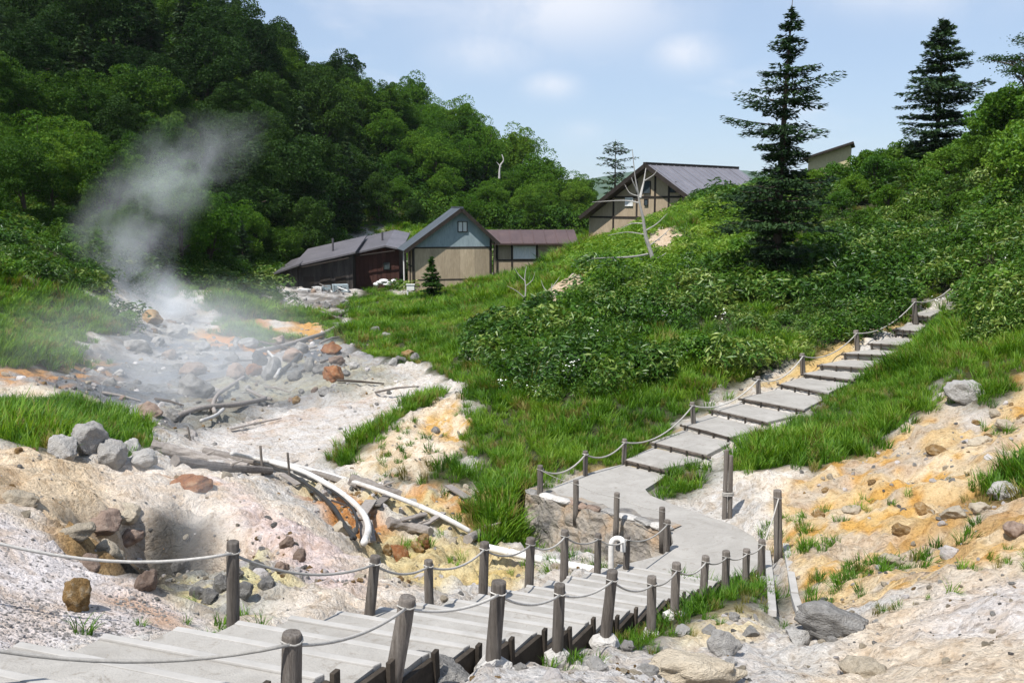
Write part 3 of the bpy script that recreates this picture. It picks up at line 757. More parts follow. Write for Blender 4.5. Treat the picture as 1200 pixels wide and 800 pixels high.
# ------------------------------------------------------------------ lower stairway
stair = empty('stairway', (NL[8].x, NL[8].y, ST_Z[8]))
tag(stair, 'long concrete stairway with dark timber stakes going down to the landing', 'stairs')
def under(o, root):
    o.parent = root
    o.matrix_parent_inverse = Matrix.Translation(root.location).inverted()
    return o
for k in range(1, len(NL)):
    z = ST_Z[k]
    a, b, d_, e = NL[k - 1], NR[k - 1], NR[k], NL[k]
    fwd = ((d_ + e) / 2 - (a + b) / 2); fwd.z = 0; fwd.normalize()
    side = (d_ - e); side.z = 0; side.normalize()
    off = fwd * 0.085
    # tread body, pulled back from the lip
    ja = [Vector((random.uniform(-.008, .008), random.uniform(-.008, .008), 0)) for _ in range(4)]
    body = MB().prism([(p.x, p.y) for p in (a + ja[0], b + ja[1], d_ - off, e - off)], z - 0.30, lambda x, y: z - 0.012 * math.sin(x * 3 + k))
    under(body.build('tread', MATS['concrete'], None), stair)
    lip = MB().prism([(p.x, p.y) for p in (e - off * 0.98, d_ - off * 0.98, d_ + side * 0.02, e - side * 0.02)], z - 0.31, z + 0.012)
    under(lip.build('nosing', MATS['edge'], None, bevel=0.012), stair)
    # dark timber edging on the open side and the stake that holds it
    s0, s1 = b + side * 0.035, d_ + side * 0.045
    brd = MB().bar((s0.x, s0.y, z - 0.17), (s1.x, s1.y, z - 0.17), 0.05, 0.30 + random.uniform(-0.03, 0.02))
    under(brd.build('side_board', MATS['wood_dark'], None, bevel=0.006), stair)
    p = d_ + side * 0.075 + fwd * 0.02
    st = MB().bar((p.x, p.y, z - 0.62), (p.x + random.uniform(-.02, .02), p.y + random.uniform(-.02, .02), z + random.uniform(0.0, 0.045)), 0.085, 0.04, up=side)
    under(st.build('stake', MATS['wood_dark'], None, bevel=0.006), stair)

# ------------------------------------------------------------------ landing
path = MB().prism([(p.x, p.y) for p in LAND], LAND_Z - 0.16, LAND_Z)
po = path.build('path', MATS['concrete'], None)
tag(po, 'smooth grey concrete landing that bends between stairs and slabs', 'path', kind='structure')

# ------------------------------------------------------------------ upper slab path
slabs = empty('slab_stairway', SLAB[5][0])
tag(slabs, 'slab path climbing the green slope with dark log risers', 'stairs')
for i in range(len(SLAB) - 1):
    a0, b0, z0 = SLAB[i]; a1, b1, z1 = SLAB[i + 1]
    ztop = z0 + 0.15 if i < len(SLAB) - 1 else z0
    ztop = min(ztop, z1 + 0.0) if z1 > z0 else ztop
    ztop = z1
    jt = lambda: random.uniform(-0.09, 0.09)
    zr = ztop
    fw = ((a1 + b1) / 2 - (a0 + b0) / 2).normalized()
    quad = [(a0.x + jt(), a0.y + jt() * .3), (b0.x + jt(), b0.y + jt() * .3), (b1.x + jt() - fw.x * .06, b1.y - fw.y * .06), (a1.x + jt() - fw.x * .06, a1.y - fw.y * .06)]
    tilt = random.uniform(-0.02, 0.02)
    sl_ = MB().prism(quad, ztop - 0.22, lambda x, y: ztop + tilt * (x - a0.x) - 0.01)
    under(sl_.build('slab', MATS['concrete'], None, bevel=0.02), slabs)
    pa, pb = Vector((a0.x, a0.y, ztop - 0.06)), Vector((b0.x, b0.y, ztop - 0.07))
    ex = (pb - pa).normalized()
    lg = MB().tube([pa - ex * 0.12 - fw * 0.05, (pa + pb) / 2 - fw * 0.07 + Vector((0, 0, 0.01)), pb + ex * 0.12 - fw * 0.05], [0.036, 0.04, 0.034], 8, wob=0.08)
    lo = under(lg.build('log_riser', MATS['wood_riser'], None, smooth=False), slabs)
    for t in (0.06, 0.36, 0.66, 0.95):
        q = pa.lerp(pb, t) - fw * 0.14
        sk = MB().tube([(q.x, q.y, ztop - 0.35), (q.x, q.y, ztop - 0.01)], 0.026, 6)
        under(sk.build('stake', MATS['wood_dark'], None), slabs)
# ------------------------------------------------------------------ rope fences
def catenary(a, b, sag, n=12):
    return [a.lerp(b, i / n) - Vector((0, 0, sag * 4 * (i / n) * (1 - i / n))) for i in range(n + 1)]
def log_post(base, top, rad, name='post', mat='wood_post'):
    a, b = Vector(base), Vector(top)
    d = (b - a)
    lo = a - d.normalized() * 0.35
    pts = [lo, a, a + d * 0.3, a + d * 0.62, b - d.normalized() * rad * 0.35, b]
    m = MB().tube(pts, [rad * 1.05, rad * 1.03, rad, rad * 0.98, rad * 0.97, rad * 0.90], 12, wob=0.05)
    me = m.mesh(name)
    for i, p in enumerate(me.polygons): p.use_smooth = i < 60
    me.materials.append(MATS[mat])
    o = bpy.data.objects.new(name, me); COL.objects.link(o)
    return o
def rope_obj(pts, r):
    return MB().tube(pts, r, 7).build('rope', MATS['rope'], None, smooth=True)
def lump(center, rx, ry, rz_, seed, name, mat, sub=2, amp=0.3, flat=0.0):
    bm = bmesh.new(); bmesh.ops.create_icosphere(bm, subdivisions=sub, radius=1)
    for v in bm.verts:
        p = v.co.copy()
        n = mnoise.noise(p * 1.3 + Vector((seed * 3.1, seed * 1.7, 0))) * amp + mnoise.noise(p * 3.1 + Vector((0, seed * 2.3, seed))) * amp * 0.45
        p *= 1 + n
        v.co = Vector((p.x * rx, p.y * ry, p.z * rz_)) + Vector(center)
    me = bpy.data.meshes.new(name); bm.to_mesh(me); bm.free()
    o = link(name, me, MATS[mat])
    return o
def rope_fence(label, posts, sag=0.12, r=0.014, ropes=True, footings=()):
    """posts: (x_top, y_top, x_base, y_base, width, Y)"""
    P = []
    for i, (xt, yt, xb, yb, wd, Y) in enumerate(posts):
        b, t = at(xb, yb, Y), at(xt, yt, Y - 0.02)
        P.append((b, t, wd * mpp(Y) / 2 * 1.02))
    root = empty('rope_fence', P[0][0]); tag(root, label, 'fence')
    for i, (b, t, rd) in enumerate(P):
        po_ = log_post(b, t, rd); under(po_, root)
        if i in footings:
            f = lump(b + Vector((0, 0, -0.02)), rd * 2.4, rd * 2.2, 0.13, i + 3.3, 'footing', 'stone_white', 2, 0.35)
            f.parent = po_
    if ropes:
        for (b0, t0, r0), (b1, t1, r1) in zip(P[:-1], P[1:]):
            k0, k1 = t0.lerp(b0, 0.12), t1.lerp(b1, 0.12)
            toward = Vector((0, -1, 0))
            k0 = k0 + toward * (r0 * 0.95); k1 = k1 + toward * (r1 * 0.95)
            under(rope_obj(catenary(k0, k1, sag * min(1.6, (k1 - k0).length / 1.6)), r), root)
        for (b0, t0, r0) in P:                # the turn of rope knotted round each post
            k0 = t0.lerp(b0, 0.12)
            ring = [k0 + Vector((math.cos(a_) * (r0 + r * 0.25), math.sin(a_) * (r0 + r * 0.25), 0.01 * math.sin(2 * a_))) for a_ in [2 * math.pi * q / 12 for q in range(13)]]
            under(MB().tube(ring, r * 0.55, 6).build('knot', MATS['rope'], None, smooth=True), root)
    return root
rope_fence('rope fence of leaning log posts footed in pale rubble beside the long stairway',
           [(-70, 735, -72, 800, 25, 5.4), (342, 741, 341, 815, 25, 6.1), (478, 699, 464, 780, 21, 7.3), (585, 681, 577, 782, 19, 8.2), (656, 684, 653, 770, 14, 9.5),
            (718, 668, 709, 752, 14, 10.6), (764, 675, 763, 745, 11.5, 11.9), (793, 659, 790, 722, 11, 12.9), (827, 651, 824, 700, 9.5, 14.5), (851, 645, 850, 697, 9.5, 15.4),
            (875, 643, 874, 678, 9, 16.3), (893, 632, 892, 674, 9, 17.0), (911, 574, 912, 644, 10, 17.6)], 0.10, 0.013, True, (3, 4, 5, 6, 7))
rope_fence('rope fence of short log posts along the crater side of the long stairway',
           [(-110, 585, -108, 690, 18, 7.4), (273, 634, 273, 731, 15.5, 8.6), (440, 651, 433, 718, 13, 10.0), (502, 656, 503, 706, 11, 11.0), (568, 635, 566, 693, 11.5, 12.3), (622, 630, 620, 686, 11, 13.6),
            (662, 621, 661, 673, 10, 15.0), (701, 625, 700, 668, 8.5, 16.0), (735, 627, 734, 660, 8, 17.0), (782, 609, 781, 641, 8, 18.5)], 0.13, 0.014)
rope_fence('rope fence of small posts standing on top of the rough retaining wall',
           [(776, 594, 776, 628, 7.5, 19.3), (723, 577, 722, 615, 7, 20.1), (675, 562, 675, 597, 7, 21.2), (633, 545, 633, 582, 7, 22.1)], 0.05, 0.007)
rope_fence('white rope fence climbing beside the slab path through the green slope',
           [(633, 545, 633.5, 581, 6.5, 22.5), (686, 528, 686, 558, 6, 23.9), (732, 514, 731, 544, 6, 25.0), (811, 471, 813, 501, 6, 27.9), (888, 441, 889, 466, 6, 30.9), (940, 414, 941, 438, 6, 33.6),
            (1003, 387, 1005, 412, 6, 35.6), (1071, 350, 1073, 377, 6, 38.6), (1125, 322, 1126, 342, 5, 42), (1160, 303, 1160, 320, 4, 45)], 0.22, 0.021)
# split grey post with wrapped rope, beside the landing
PB = on_ground(852, 607); PY = PB.y
r_ = empty('rope_post', PB)
tag(r_, 'tall split grey post wrapped with white rope beside the landing', 'post')
for dx in (-3.2, 3.2):
    under(log_post(at(852 + dx, 609, PY), at(854 + dx * 0.8, 530 + dx, PY), 2.9 * mpp(PY), 'post_half'), r_)
k0 = at(853, 580, PY)
for q in range(3):
    ring = [k0 + Vector((math.cos(t) * 6.6 * mpp(PY), math.sin(t) * 3.9 * mpp(PY), 0.03 * q)) for t in [2 * math.pi * i / 12 for i in range(13)]]
    under(MB().tube(ring, 0.014, 6).build('rope', MATS['rope'], None, smooth=True), r_)

# ------------------------------------------------------------------ retaining wall under the landing
wr = empty('retaining_wall', (WALL_A + WALL_B) / 2 + Vector((0, 0, -1.2)))
tag(wr, 'rough stone retaining wall stained orange holding up the landing', 'wall')
A_, B_ = WALL_A.copy(), WALL_B.copy(); A_.z = B_.z = LAND_Z - 0.02
dv = (B_ - A_).normalized(); nv = Vector((dv.y, -dv.x, 0))
if nv.y > 0: nv = -nv
N1, N2 = 46, 16
Vv, Ff = [], []
for j in range(N2 + 1):
    for i in range(N1 + 1):
        t = i / N1; s_ = j / N2
        p = A_.lerp(B_, t) + Vector((0, 0, 0.06 - 1.55 * s_)) + nv * (0.10 + 0.30 * s_)
        q = Vector((t * 5.2, s_ * 2.0, 3.1))
        p += nv * (mnoise.noise(q * 1.6) * 0.16 + mnoise.noise(q * 5.0) * 0.06 + (0.05 if (math.floor(t * 7 + 0.5 * (j // 6 % 2)) % 2) else 0))
        if i == 0: p = p - nv * 0.35 - dv * 0.12
        if j == 0: p.z += mnoise.noise(q * 3) * 0.05
        Vv.append(p)
for j in range(N2):
    for i in range(N1):
        a = j * (N1 + 1) + i
        Ff.append((a, a + N1 + 1, a + N1 + 2, a + 1))
# thickness behind the face
nb_ = len(Vv)
for i in range(N1 + 1):
    Vv.append(Vv[i] - nv * 0.55)
for i in range(N1): Ff.append((i, i + 1, nb_ + i + 1, nb_ + i))
under(MB().add(Vv, Ff).build('wall_face', MATS['wall_stone'], None, smooth=False), wr)
for i in range(9):
    t = (i + 0.5) / 9
    p = A_.lerp(B_, t) + nv * random.uniform(-0.05, 0.06) + Vector((0, 0, 0.07))
    cs = lump((0, 0, 0), 0.26 + random.uniform(-.08, .08), 0.13, 0.085, i * 1.9, 'cap_stone', random.choice(['stone_grey', 'stone_white', 'stone_brown']), 2, 0.3)
    cs.location = p; cs.rotation_euler = (0, 0, math.atan2(dv.y, dv.x) + random.uniform(-.2, .2))
    under(cs, wr)

# ------------------------------------------------------------------ pipes, hoses, logs
def gpts(px, lift=0.1):
    out = []
    for q in px:
        h_ = on_ground(q[0], q[1]); out.append(h_ + Vector((0, 0, lift if len(q) < 3 else q[2])))
    return out
def densify(P, n=6):
    out = []
    P = [Vector(p) for p in P]
    for i in range(len(P) - 1):
        p0, p1, p2, p3 = P[max(i - 1, 0)], P[i], P[i + 1], P[min(i + 2, len(P) - 1)]
        for k in range(n):
            t = k / n
            out.append(0.5 * ((2 * p1) + (p2 - p0) * t + (2 * p0 - 5 * p1 + 4 * p2 - p3) * t * t + (3 * p1 - p0 - 3 * p2 + p3) * t ** 3))
    out.append(P[-1])
    return out
def run(name, pts, r, mat, label, cat, n=12, group=None, wob=0.0, collars=0):
    pts = densify(pts)
    root_p = pts[0]
    o = MB().tube([p - root_p for p in pts], r, n, wob=wob).build(name, MATS[mat], None, smooth=wob == 0)
    o.location = root_p
    tag(o, label, cat, group)
    for k in range(collars):
        i = int((k + 1) * len(pts) / (collars + 1)); d = (pts[i + 1] - pts[i]).normalized()
        cl_ = MB().tube([pts[i] - root_p - d * 0.06, pts[i] - root_p + d * 0.06], r * 1.16, n).build('collar', MATS[mat], o, smooth=True)
    return o
P1 = gpts([(272, 541), (298, 546), (335, 553), (380, 564), (430, 580), (480, 599), (520, 617), (551, 634)], 0.22)
run('white_pipe', P1, 0.056, 'pipe_white', 'long straight white pipe running down the creek to a grey log', 'pipe', collars=3)
P2 = gpts([(318, 552), (355, 564), (385, 580), (410, 598), (426, 616), (432, 634), (427, 652)], 0.26)
run('white_pipe', P2, 0.066, 'pipe_white', 'curved white pipe bending down beside the orange creek pool', 'pipe')
P3 = [at(566, 640, 18.9), at(600, 648, 18.3), at(640, 657, 17.9), at(700, 668, 17.3)]
run('white_pipe', P3, 0.075, 'pipe_white', 'white pipe passing below the retaining wall behind the log posts', 'pipe', collars=2)
gp = [at(716, 668, 16.9), at(716, 645, 16.9), at(717, 635, 16.9), at(721, 631, 16.9), at(727, 631, 16.85), at(730, 635, 16.8), at(730, 646, 16.8)]
run('gooseneck_pipe', gp, 0.05, 'pipe_white', 'white gooseneck vent pipe standing below the landing', 'pipe', n=10)
for i, (pl, rr, lab) in enumerate((
        ([(300, 548), (340, 562), (372, 585), (395, 610), (410, 632)], 0.035, 'black hose curving outermost beside the orange pool'),
        ([(310, 552), (350, 570), (385, 598), (404, 626), (416, 642)], 0.045, 'thick black hose lying between two thinner hoses'),
        ([(345, 563), (385, 582), (412, 606), (419, 630), (412, 645)], 0.03, 'rusty dark hose closest to the curved white pipe'))):
    run('hose', gpts(pl, 0.16 + 0.03 * i), rr, 'hose_black', lab, 'hose', 8)
for pl, r0, r1, lab in (
        ([(178, 526), (225, 538), (290, 552)], 0.17, 0.11, 'bleached driftwood trunk lying across the creek head by white boulders'),
        ([(205, 545), (255, 552), (318, 556)], 0.13, 0.08, 'grey driftwood log under the bleached trunk'),
        ([(240, 532), (300, 545), (360, 556), (420, 574)], 0.10, 0.07, 'slim dark log lying along the straight white pipe'),
        ([(412, 566), (440, 575), (470, 584)], 0.14, 0.10, 'split brown log on the orange bank'),
        ([(455, 617), (480, 622), (505, 628)], 0.13, 0.09, 'dark rotten log in the middle of the creek'),
        ([(548, 637), (565, 628), (582, 617)], 0.11, 0.09, 'grey log propped at the end of the white pipe')):
    pts = densify(gpts(pl, 0.10), 5)
    n_ = len(pts)
    o = MB().tube([p - pts[0] for p in pts], [r0 + (r1 - r0) * i / (n_ - 1) for i in range(n_)], 10, wob=0.14).build('driftwood_log', MATS['wood_grey'], None)
    o.location = pts[0]; tag(o, lab, 'log')
    for q in range(1):
        i_ = int(n_ * 0.55); d0 = pts[i_] - pts[0]
        MB().tube([d0, d0 + Vector((0.14, -0.05, 0.12)), d0 + Vector((0.34, -0.08, 0.2))], [0.04, 0.03, 0.015], 6).build('branch_stub', MATS['wood_grey'], o)
PLK = [((420, 612), (435, 590), 0.16), ((432, 640), (428, 615), 0.18), ((385, 590), (415, 600), 0.10), ((495, 622), (520, 606), 0.09), ((440, 598), (455, 586), 0.14),
       ((470, 616), (500, 608), 0.1), ((525, 575), (548, 590), 0.12), ((350, 575), (330, 562), 0.1)]
for i, (a, b, wd) in enumerate(PLK):
    p0, p1 = gpts([a, b], 0.08 + 0.01 * i)
    o = MB().bar((0, 0, 0), p1 - p0, wd * 1.6, 0.04).build('plank', MATS['wood_grey'], None, bevel=0.006)
    o.location = p0
    tag(o, 'weathered grey plank scattered among the creek rubble and pipes', 'plank', 'planks scattered in the creek')
for xb, yb, yt, Y_, lab in ((308, 556, 522, None, 'thin dark stake at the head of the straight white pipe'), (340, 566, 530, None, 'thin dark stake leaning beside the straight white pipe'), (223, 516, 500, None, 'short thin stake on the white mound by the stream')):
    h_ = on_ground(xb, yb); t_ = at(xb - 3, yt, h_.y)
    o = log_post((0, 0, 0), t_ - h_, 0.03, 'stake'); o.location = h_; tag(o, lab, 'stake')
# pipes on the valley floor
for i, (pl, r, mt, lab) in enumerate((
        ([(302, 416), (330, 410), (356, 402), (378, 395), (396, 386)], 0.13, 'wood_grey', 'long grey pipe leading up the stream towards the sheds'),
        ([(310, 412), (322, 425), (328, 436), (322, 448)], 0.075, 'pipe_white', 'short white pipe bending among dark stream boulders'),
        ([(286, 447), (270, 458), (256, 468), (250, 480), (252, 490)], 0.075, 'wood_grey', 'weathered pipe crooking down over the stream bed'),
        ([(208, 494), (240, 484), (280, 480), (312, 473)], 0.09, 'wood_grey', 'grey pipe lying flat across the steaming shallows'),
        ([(236, 500), (252, 494), (262, 486)], 0.06, 'pipe_white', 'stub of pale pipe beside the flat grey pipe'),
        ([(330, 440), (345, 428), (352, 420)], 0.09, 'hose_black', 'black pipe between rust coloured boulders'),
        ([(290, 462), (305, 470), (318, 474)], 0.07, 'wood_grey', 'small grey pipe joining the flat pipe'))):
    run('stream_pipe', gpts(pl, 0.2), r, mt, lab, 'pipe', 8)

# ------------------------------------------------------------------ boulders
_rock_cache = {}
def rock_mesh(seed, mat, sub=4):
    k = (seed, mat, sub)
    if k in _rock_cache: return _rock_cache[k]
    bm = bmesh.new(); bmesh.ops.create_icosphere(bm, subdivisions=sub, radius=1)
    rr = random.Random(seed * 77 + 5)
    for f_ in bm.faces: f_.smooth = sub > 3
    planes = [(Vector((rr.uniform(-1, 1), rr.uniform(-1, 1), rr.uniform(-0.5, 1))).normalized(), rr.uniform(0.55, 0.85)) for _ in range(9)]
    for v in bm.verts:
        p = v.co.copy()
        for n_, d in planes:
            e = p.dot(n_) - d
            if e > 0: p -= n_ * e * 0.92
        q = p * 2.0 + Vector((seed * 5.3, 1.1, seed))
        p *= 1 + mnoise.noise(q) * 0.20 + mnoise.noise(q * 2.7) * 0.10 + (0.5 - abs(mnoise.noise(q * 5))) * 0.07 + mnoise.noise(q * 11) * 0.03
        v.co = p
    me = bpy.data.meshes.new('boulder'); bm.to_mesh(me); bm.free()
    me.materials.append(MATS[mat])
    _rock_cache[k] = me
    return me
def boulder(px, py, wpx, hpx, mat, label, seed, group=None, sink=0.25, depth=0.9):
    h_ = on_ground(px, py)
    k = mpp(h_.y)
    o = bpy.data.objects.new('boulder', rock_mesh(seed % 9, mat)); COL.objects.link(o)
    sx, sz = wpx * k / 1.7, hpx * k / 1.45
    o.scale = (sx, sx * depth, sz)
    o.location = h_ + Vector((0, sx * depth * 0.4, sz * (0.72 - sink)))
    o.rotation_euler = (random.uniform(-.15, .15), random.uniform(-.15, .15), random.uniform(0, 6.28))
    if depth < 0.75: o.rotation_euler[2] = random.uniform(-.3, .3)
    tag(o, label, 'rock', group)
    return o
boulder(88, 714, 34, 32, 'stone_ochre', 'golden brown rock lying alone on the pink gravel above the stairs', 2, sink=0.1)
boulder(170, 692, 24, 26, 'stone_brown', 'brown rock on the lip of the dark steaming crater', 4)
boulder(466, 657, 28, 20, 'stone_rust', 'largest rust orange rock in the creek below the stairs', 1)
boulder(489, 648, 18, 15, 'stone_ochre', 'ochre rock in the creek touching the largest orange rock', 5)
boulder(495, 636, 14, 12, 'stone_ochre', 'small tan rock behind the ochre creek rock', 3)
boulder(453, 649, 13, 12, 'stone_ochre', 'small ochre rock by the bent end of the curved pipe', 6)
boulder(500, 641, 12, 10, 'stone_rust', 'small rusty rock beside the dark rotten creek log', 7)
boulder(222, 574, 40, 20, 'stone_rust', 'rusty crumbling outcrop on the crest of the pale mound', 8, sink=0.42)
boulder(985, 745, 84, 34, 'stone_grey', 'long grey boulder lying beside the drainage gully', 3, depth=0.6, sink=0.2)
boulder(510, 812, 90, 40, 'stone_grey', 'dark grey boulder at the foot of the stair posts', 0, depth=0.7, sink=0.2)
boulder(815, 804, 104, 36, 'stone_cream', 'broad tan rock half buried in pale rubble near the gully', 5, depth=0.7, sink=0.2)
boulder(848, 765, 36, 26, 'stone_white', 'pinkish pale rock between tan rock and gully', 6)
boulder(940, 755, 40, 24, 'stone_white', 'pale rock at the outlet of the drainage gully', 1, sink=0.3)
boulder(1020, 790, 56, 24, 'stone_cream', 'stained tan rock set in the white rock shelf', 7, sink=0.5)
boulder(1192, 628, 26, 18, 'stone_brown', 'dark angular rock on the ochre slope', 4)
boulder(1135, 470, 44, 24, 'stone_white', 'pale outcrop breaking through the grass edge of the ochre slope', 2, sink=0.35)
boulder(1178, 582, 30, 18, 'stone_white', 'white rock under the grass tuft on the ochre slope', 8)
for i, (px, py, wd, hg) in enumerate(((72, 535, 34, 26), (100, 532, 40, 34), (128, 545, 36, 28), (150, 535, 26, 20), (165, 545, 30, 18))):
    boulder(px, py, wd, hg, 'stone_white', 'white boulder in the row between grass patch and pale mound', i + 1, 'white boulders behind the mound', sink=0.2)
VB = [(228, 465, 40, 26, 'stone_grey'), (160, 412, 30, 16, 'stone_grey'), (225, 440, 28, 14, 'stone_brown'), (196, 420, 16, 11, 'stone_brown'), (275, 442, 26, 15, 'stone_brown'), (297, 440, 18, 15, 'stone_rust'), (318, 442, 24, 22, 'stone_grey'),
      (305, 428, 18, 18, 'hose_black'), (342, 422, 20, 14, 'stone_brown'), (387, 414, 24, 12, 'stone_rust'), (394, 426, 18, 10, 'stone_brown'), (390, 446, 28, 16, 'stone_rust'), (362, 434, 14, 16, 'stone_grey'), (376, 438, 18, 12, 'stone_grey'),
      (345, 445, 16, 12, 'stone_grey'), (175, 488, 24, 16, 'stone_brown'), (203, 492, 18, 14, 'stone_grey'), (290, 405, 20, 9, 'stone_grey'), (270, 423, 16, 8, 'stone_grey'), (325, 405, 18, 12, 'stone_brown'), (352, 414, 16, 12, 'stone_grey'),
      (205, 395, 26, 14, 'stone_grey'), (236, 412, 20, 12, 'stone_grey'), (185, 404, 14, 10, 'stone_white'), (175, 378, 28, 14, 'stone_ochre'), (215, 380, 20, 10, 'stone_grey'), (347, 472, 12, 8, 'stone_ochre'), (382, 462, 20, 7, 'stone_grey'), (440, 390, 12, 8, 'stone_grey'),
      (478, 420, 16, 9, 'stone_ochre'), (470, 425, 14, 8, 'stone_grey'), (486, 424, 14, 10, 'stone_grey'), (452, 397, 12, 8, 'stone_white'), (460, 428, 12, 8, 'stone_white'), (140, 440, 14, 8, 'stone_white'), (415, 432, 14, 8, 'stone_white'), (405, 440, 10, 7, 'stone_grey')]
nm = {'stone_grey': 'grey boulder lying in the grey stream bed of the valley', 'stone_brown': 'brown boulder lying in the grey stream bed of the valley', 'stone_rust': 'rust red boulder lying in the grey stream bed of the valley',
      'stone_white': 'white stone at the edge of the grey stream bed', 'stone_ochre': 'ochre stone at the edge of the grey stream bed', 'hose_black': 'black boulder in the middle of the stream bed'}
for i, (px, py, wd, hg, mt) in enumerate(VB):
    g_ = None if mt == 'hose_black' else mt.replace('stone_', '') + ' rocks in the stream bed'
    boulder(px, py, wd, hg, mt, nm[mt], i, g_, sink=0.22)
# rocks along the foot of the stairs and on the ochre slope
for i, (px, py, wd, hg, mt) in enumerate(((690, 752, 26, 18, 'stone_white'), (640, 770, 30, 20, 'stone_white'), (735, 762, 24, 16, 'stone_white'), (800, 745, 26, 16, 'stone_white'), (770, 765, 20, 12, 'stone_white'), (832, 742, 22, 14, 'stone_white'),
                                          (860, 725, 18, 12, 'stone_white'), (700, 785, 34, 18, 'stone_white'), (760, 790, 30, 16, 'stone_white'), (610, 785, 22, 14, 'stone_white'), (880, 745, 24, 16, 'stone_white'))):
    boulder(px, py, wd * 0.75, hg * 0.7, mt, 'pale stone among the rubble at the foot of the stairs', i, 'pale stones by the stairs', sink=0.3)
for i, (px, py, wd, hg, mt) in enumerate(((1085, 600, 22, 12, 'stone_ochre'), (1120, 605, 30, 14, 'stone_ochre'), (1150, 600, 24, 12, 'stone_ochre'), (1060, 625, 22, 14, 'stone_ochre'), (1000, 600, 20, 10, 'stone_ochre'), (1045, 660, 26, 14, 'stone_ochre'),
                                          (1100, 530, 22, 10, 'stone_ochre'), (1150, 520, 26, 12, 'stone_ochre'), (1180, 500, 22, 10, 'stone_ochre'), (960, 605, 16, 10, 'stone_ochre'))):
    boulder(px, py, wd, hg, mt if i % 3 == 0 else 'stone_cream', ('ochre' if i % 3 == 0 else 'cream coloured') + ' rock breaking out of the bare tan slope', i, ('ochre' if i % 3 == 0 else 'cream') + ' rocks on the slope', sink=0.5)
for i, (px, py, wd, hg) in enumerate(((262, 690, 22, 18), (245, 705, 20, 16), (285, 700, 22, 18), (310, 690, 20, 15), (230, 700, 18, 14), (300, 670, 18, 14), (275, 675, 16, 12), (330, 668, 18, 12), (350, 655, 18, 12), (335, 640, 16, 12))):
    boulder(px, py, wd, hg, 'stone_grey' if i < 7 else 'stone_brown', 'grey rubble block on the near rim of the steaming crater' if i < 7 else 'brown rubble block on the pink mound beside the crater', i, 'crater rubble' if i < 7 else 'mound rubble', sink=0.3)
for i, (px, py, wd, hg) in enumerate(((115, 612, 46, 18), (142, 604, 38, 18), (85, 624, 38, 16), (150, 630, 28, 22), (122, 645, 34, 24), (20, 585, 40, 22), (100, 660, 28, 18))):
    boulder(px, py, wd * 1.1, hg, 'stone_cream' if i % 3 else 'stone_brown', ('cream crusted' if i % 3 else 'brown') + ' block in the crumbling wall of the steaming crater', i + 2, ('cream' if i % 3 else 'brown') + ' blocks of the crater wall', sink=0.95)
# drainage gully edging
for i, (a, b) in enumerate((((921, 642), (931, 700)), ((931, 702), (938, 724)), ((899, 650), (903, 690)), ((903, 692), (905, 722)))):
    pa, pb = gpts([a, b], 0.05)
    o = MB().bar((0, 0, 0), pb - pa, 0.12, 0.10).build('gully_curb', MATS['edge'], None, bevel=0.01); o.location = pa
    tag(o, ('upper', 'lower')[i % 2] + (' pale curb edging the gully on the ochre slope side' if i < 2 else ' pale curb edging the gully on the stairway side'), 'curb')
for i, (a, b, r0) in enumerate((((300, 402), (345, 412), .09), ((335, 418), (372, 408), .08), ((255, 432), (300, 424), .08), ((350, 440), (385, 424), .09), ((232, 452), (262, 444), .07), ((375, 404), (402, 396), .08), ((395, 448), (450, 452), .07), ((440, 462), (490, 455), .06), ((270, 505), (330, 492), .05), ((182, 470), (215, 478), .07), ((120, 462), (165, 472), .06), ((310, 455), (340, 462), .06), ((398, 372), (425, 360), .1), ((372, 366), (395, 374), .1))):
    p0, p1 = gpts([a, b], r0 * 1.3)
    L0 = (p1 - p0).length
    if L0 > 7: p1 = p0 + (p1 - p0) * (7 / L0)
    mid = (p1 - p0) * 0.5 + Vector((0, 0, random.uniform(0, 0.12)))
    o = MB().tube([Vector((0, 0, 0)), mid, p1 - p0], [r0 * 0.75, r0 * 0.65, r0 * 0.4], 7, wob=0.18).build('timber', MATS['wood_grey' if i % 3 else 'wood_riser'], None); o.location = p0
    tag(o, ('bleached grey' if i % 3 else 'dark') + ' broken timber stranded on the stream bed', 'timber', ('grey' if i % 3 else 'dark') + ' timbers on the stream bed')
# say which stream boulder is which by its size and its neighbours
_marks = [((250, 470), 'beside the crooking weathered pipe'), ((225, 490), 'near the flat grey pipe'), ((320, 430), 'around the short bent white pipe'), ((380, 430), 'on the right bank below the grass tongue'), ((350, 400), 'along the long grey pipe'),
          ((195, 400), 'in the mist below the steam vent'), ((470, 420), 'at the edge of the grass slope'), ((160, 440), 'on the misty left shore')]
_marks = [(on_ground(*m_[0]), m_[1]) for m_ in _marks]
for o in [x for x in COL.objects if x.get('group', '').endswith('rocks in the stream bed')]:
    near_ = min(_marks, key=lambda m_: (m_[0].xy - o.location.xy).length)[1]
    sz = 'large' if o.scale.x > 0.55 else 'middling' if o.scale.x > 0.36 else 'small'
    kind_ = o['label'].split(' ')[0] + (' red' if o['label'].startswith('rust red') else '')
    o['label'] = f'{sz} {kind_} boulder {near_}'
    o['group'] = f'{sz} {kind_} boulders {near_}'
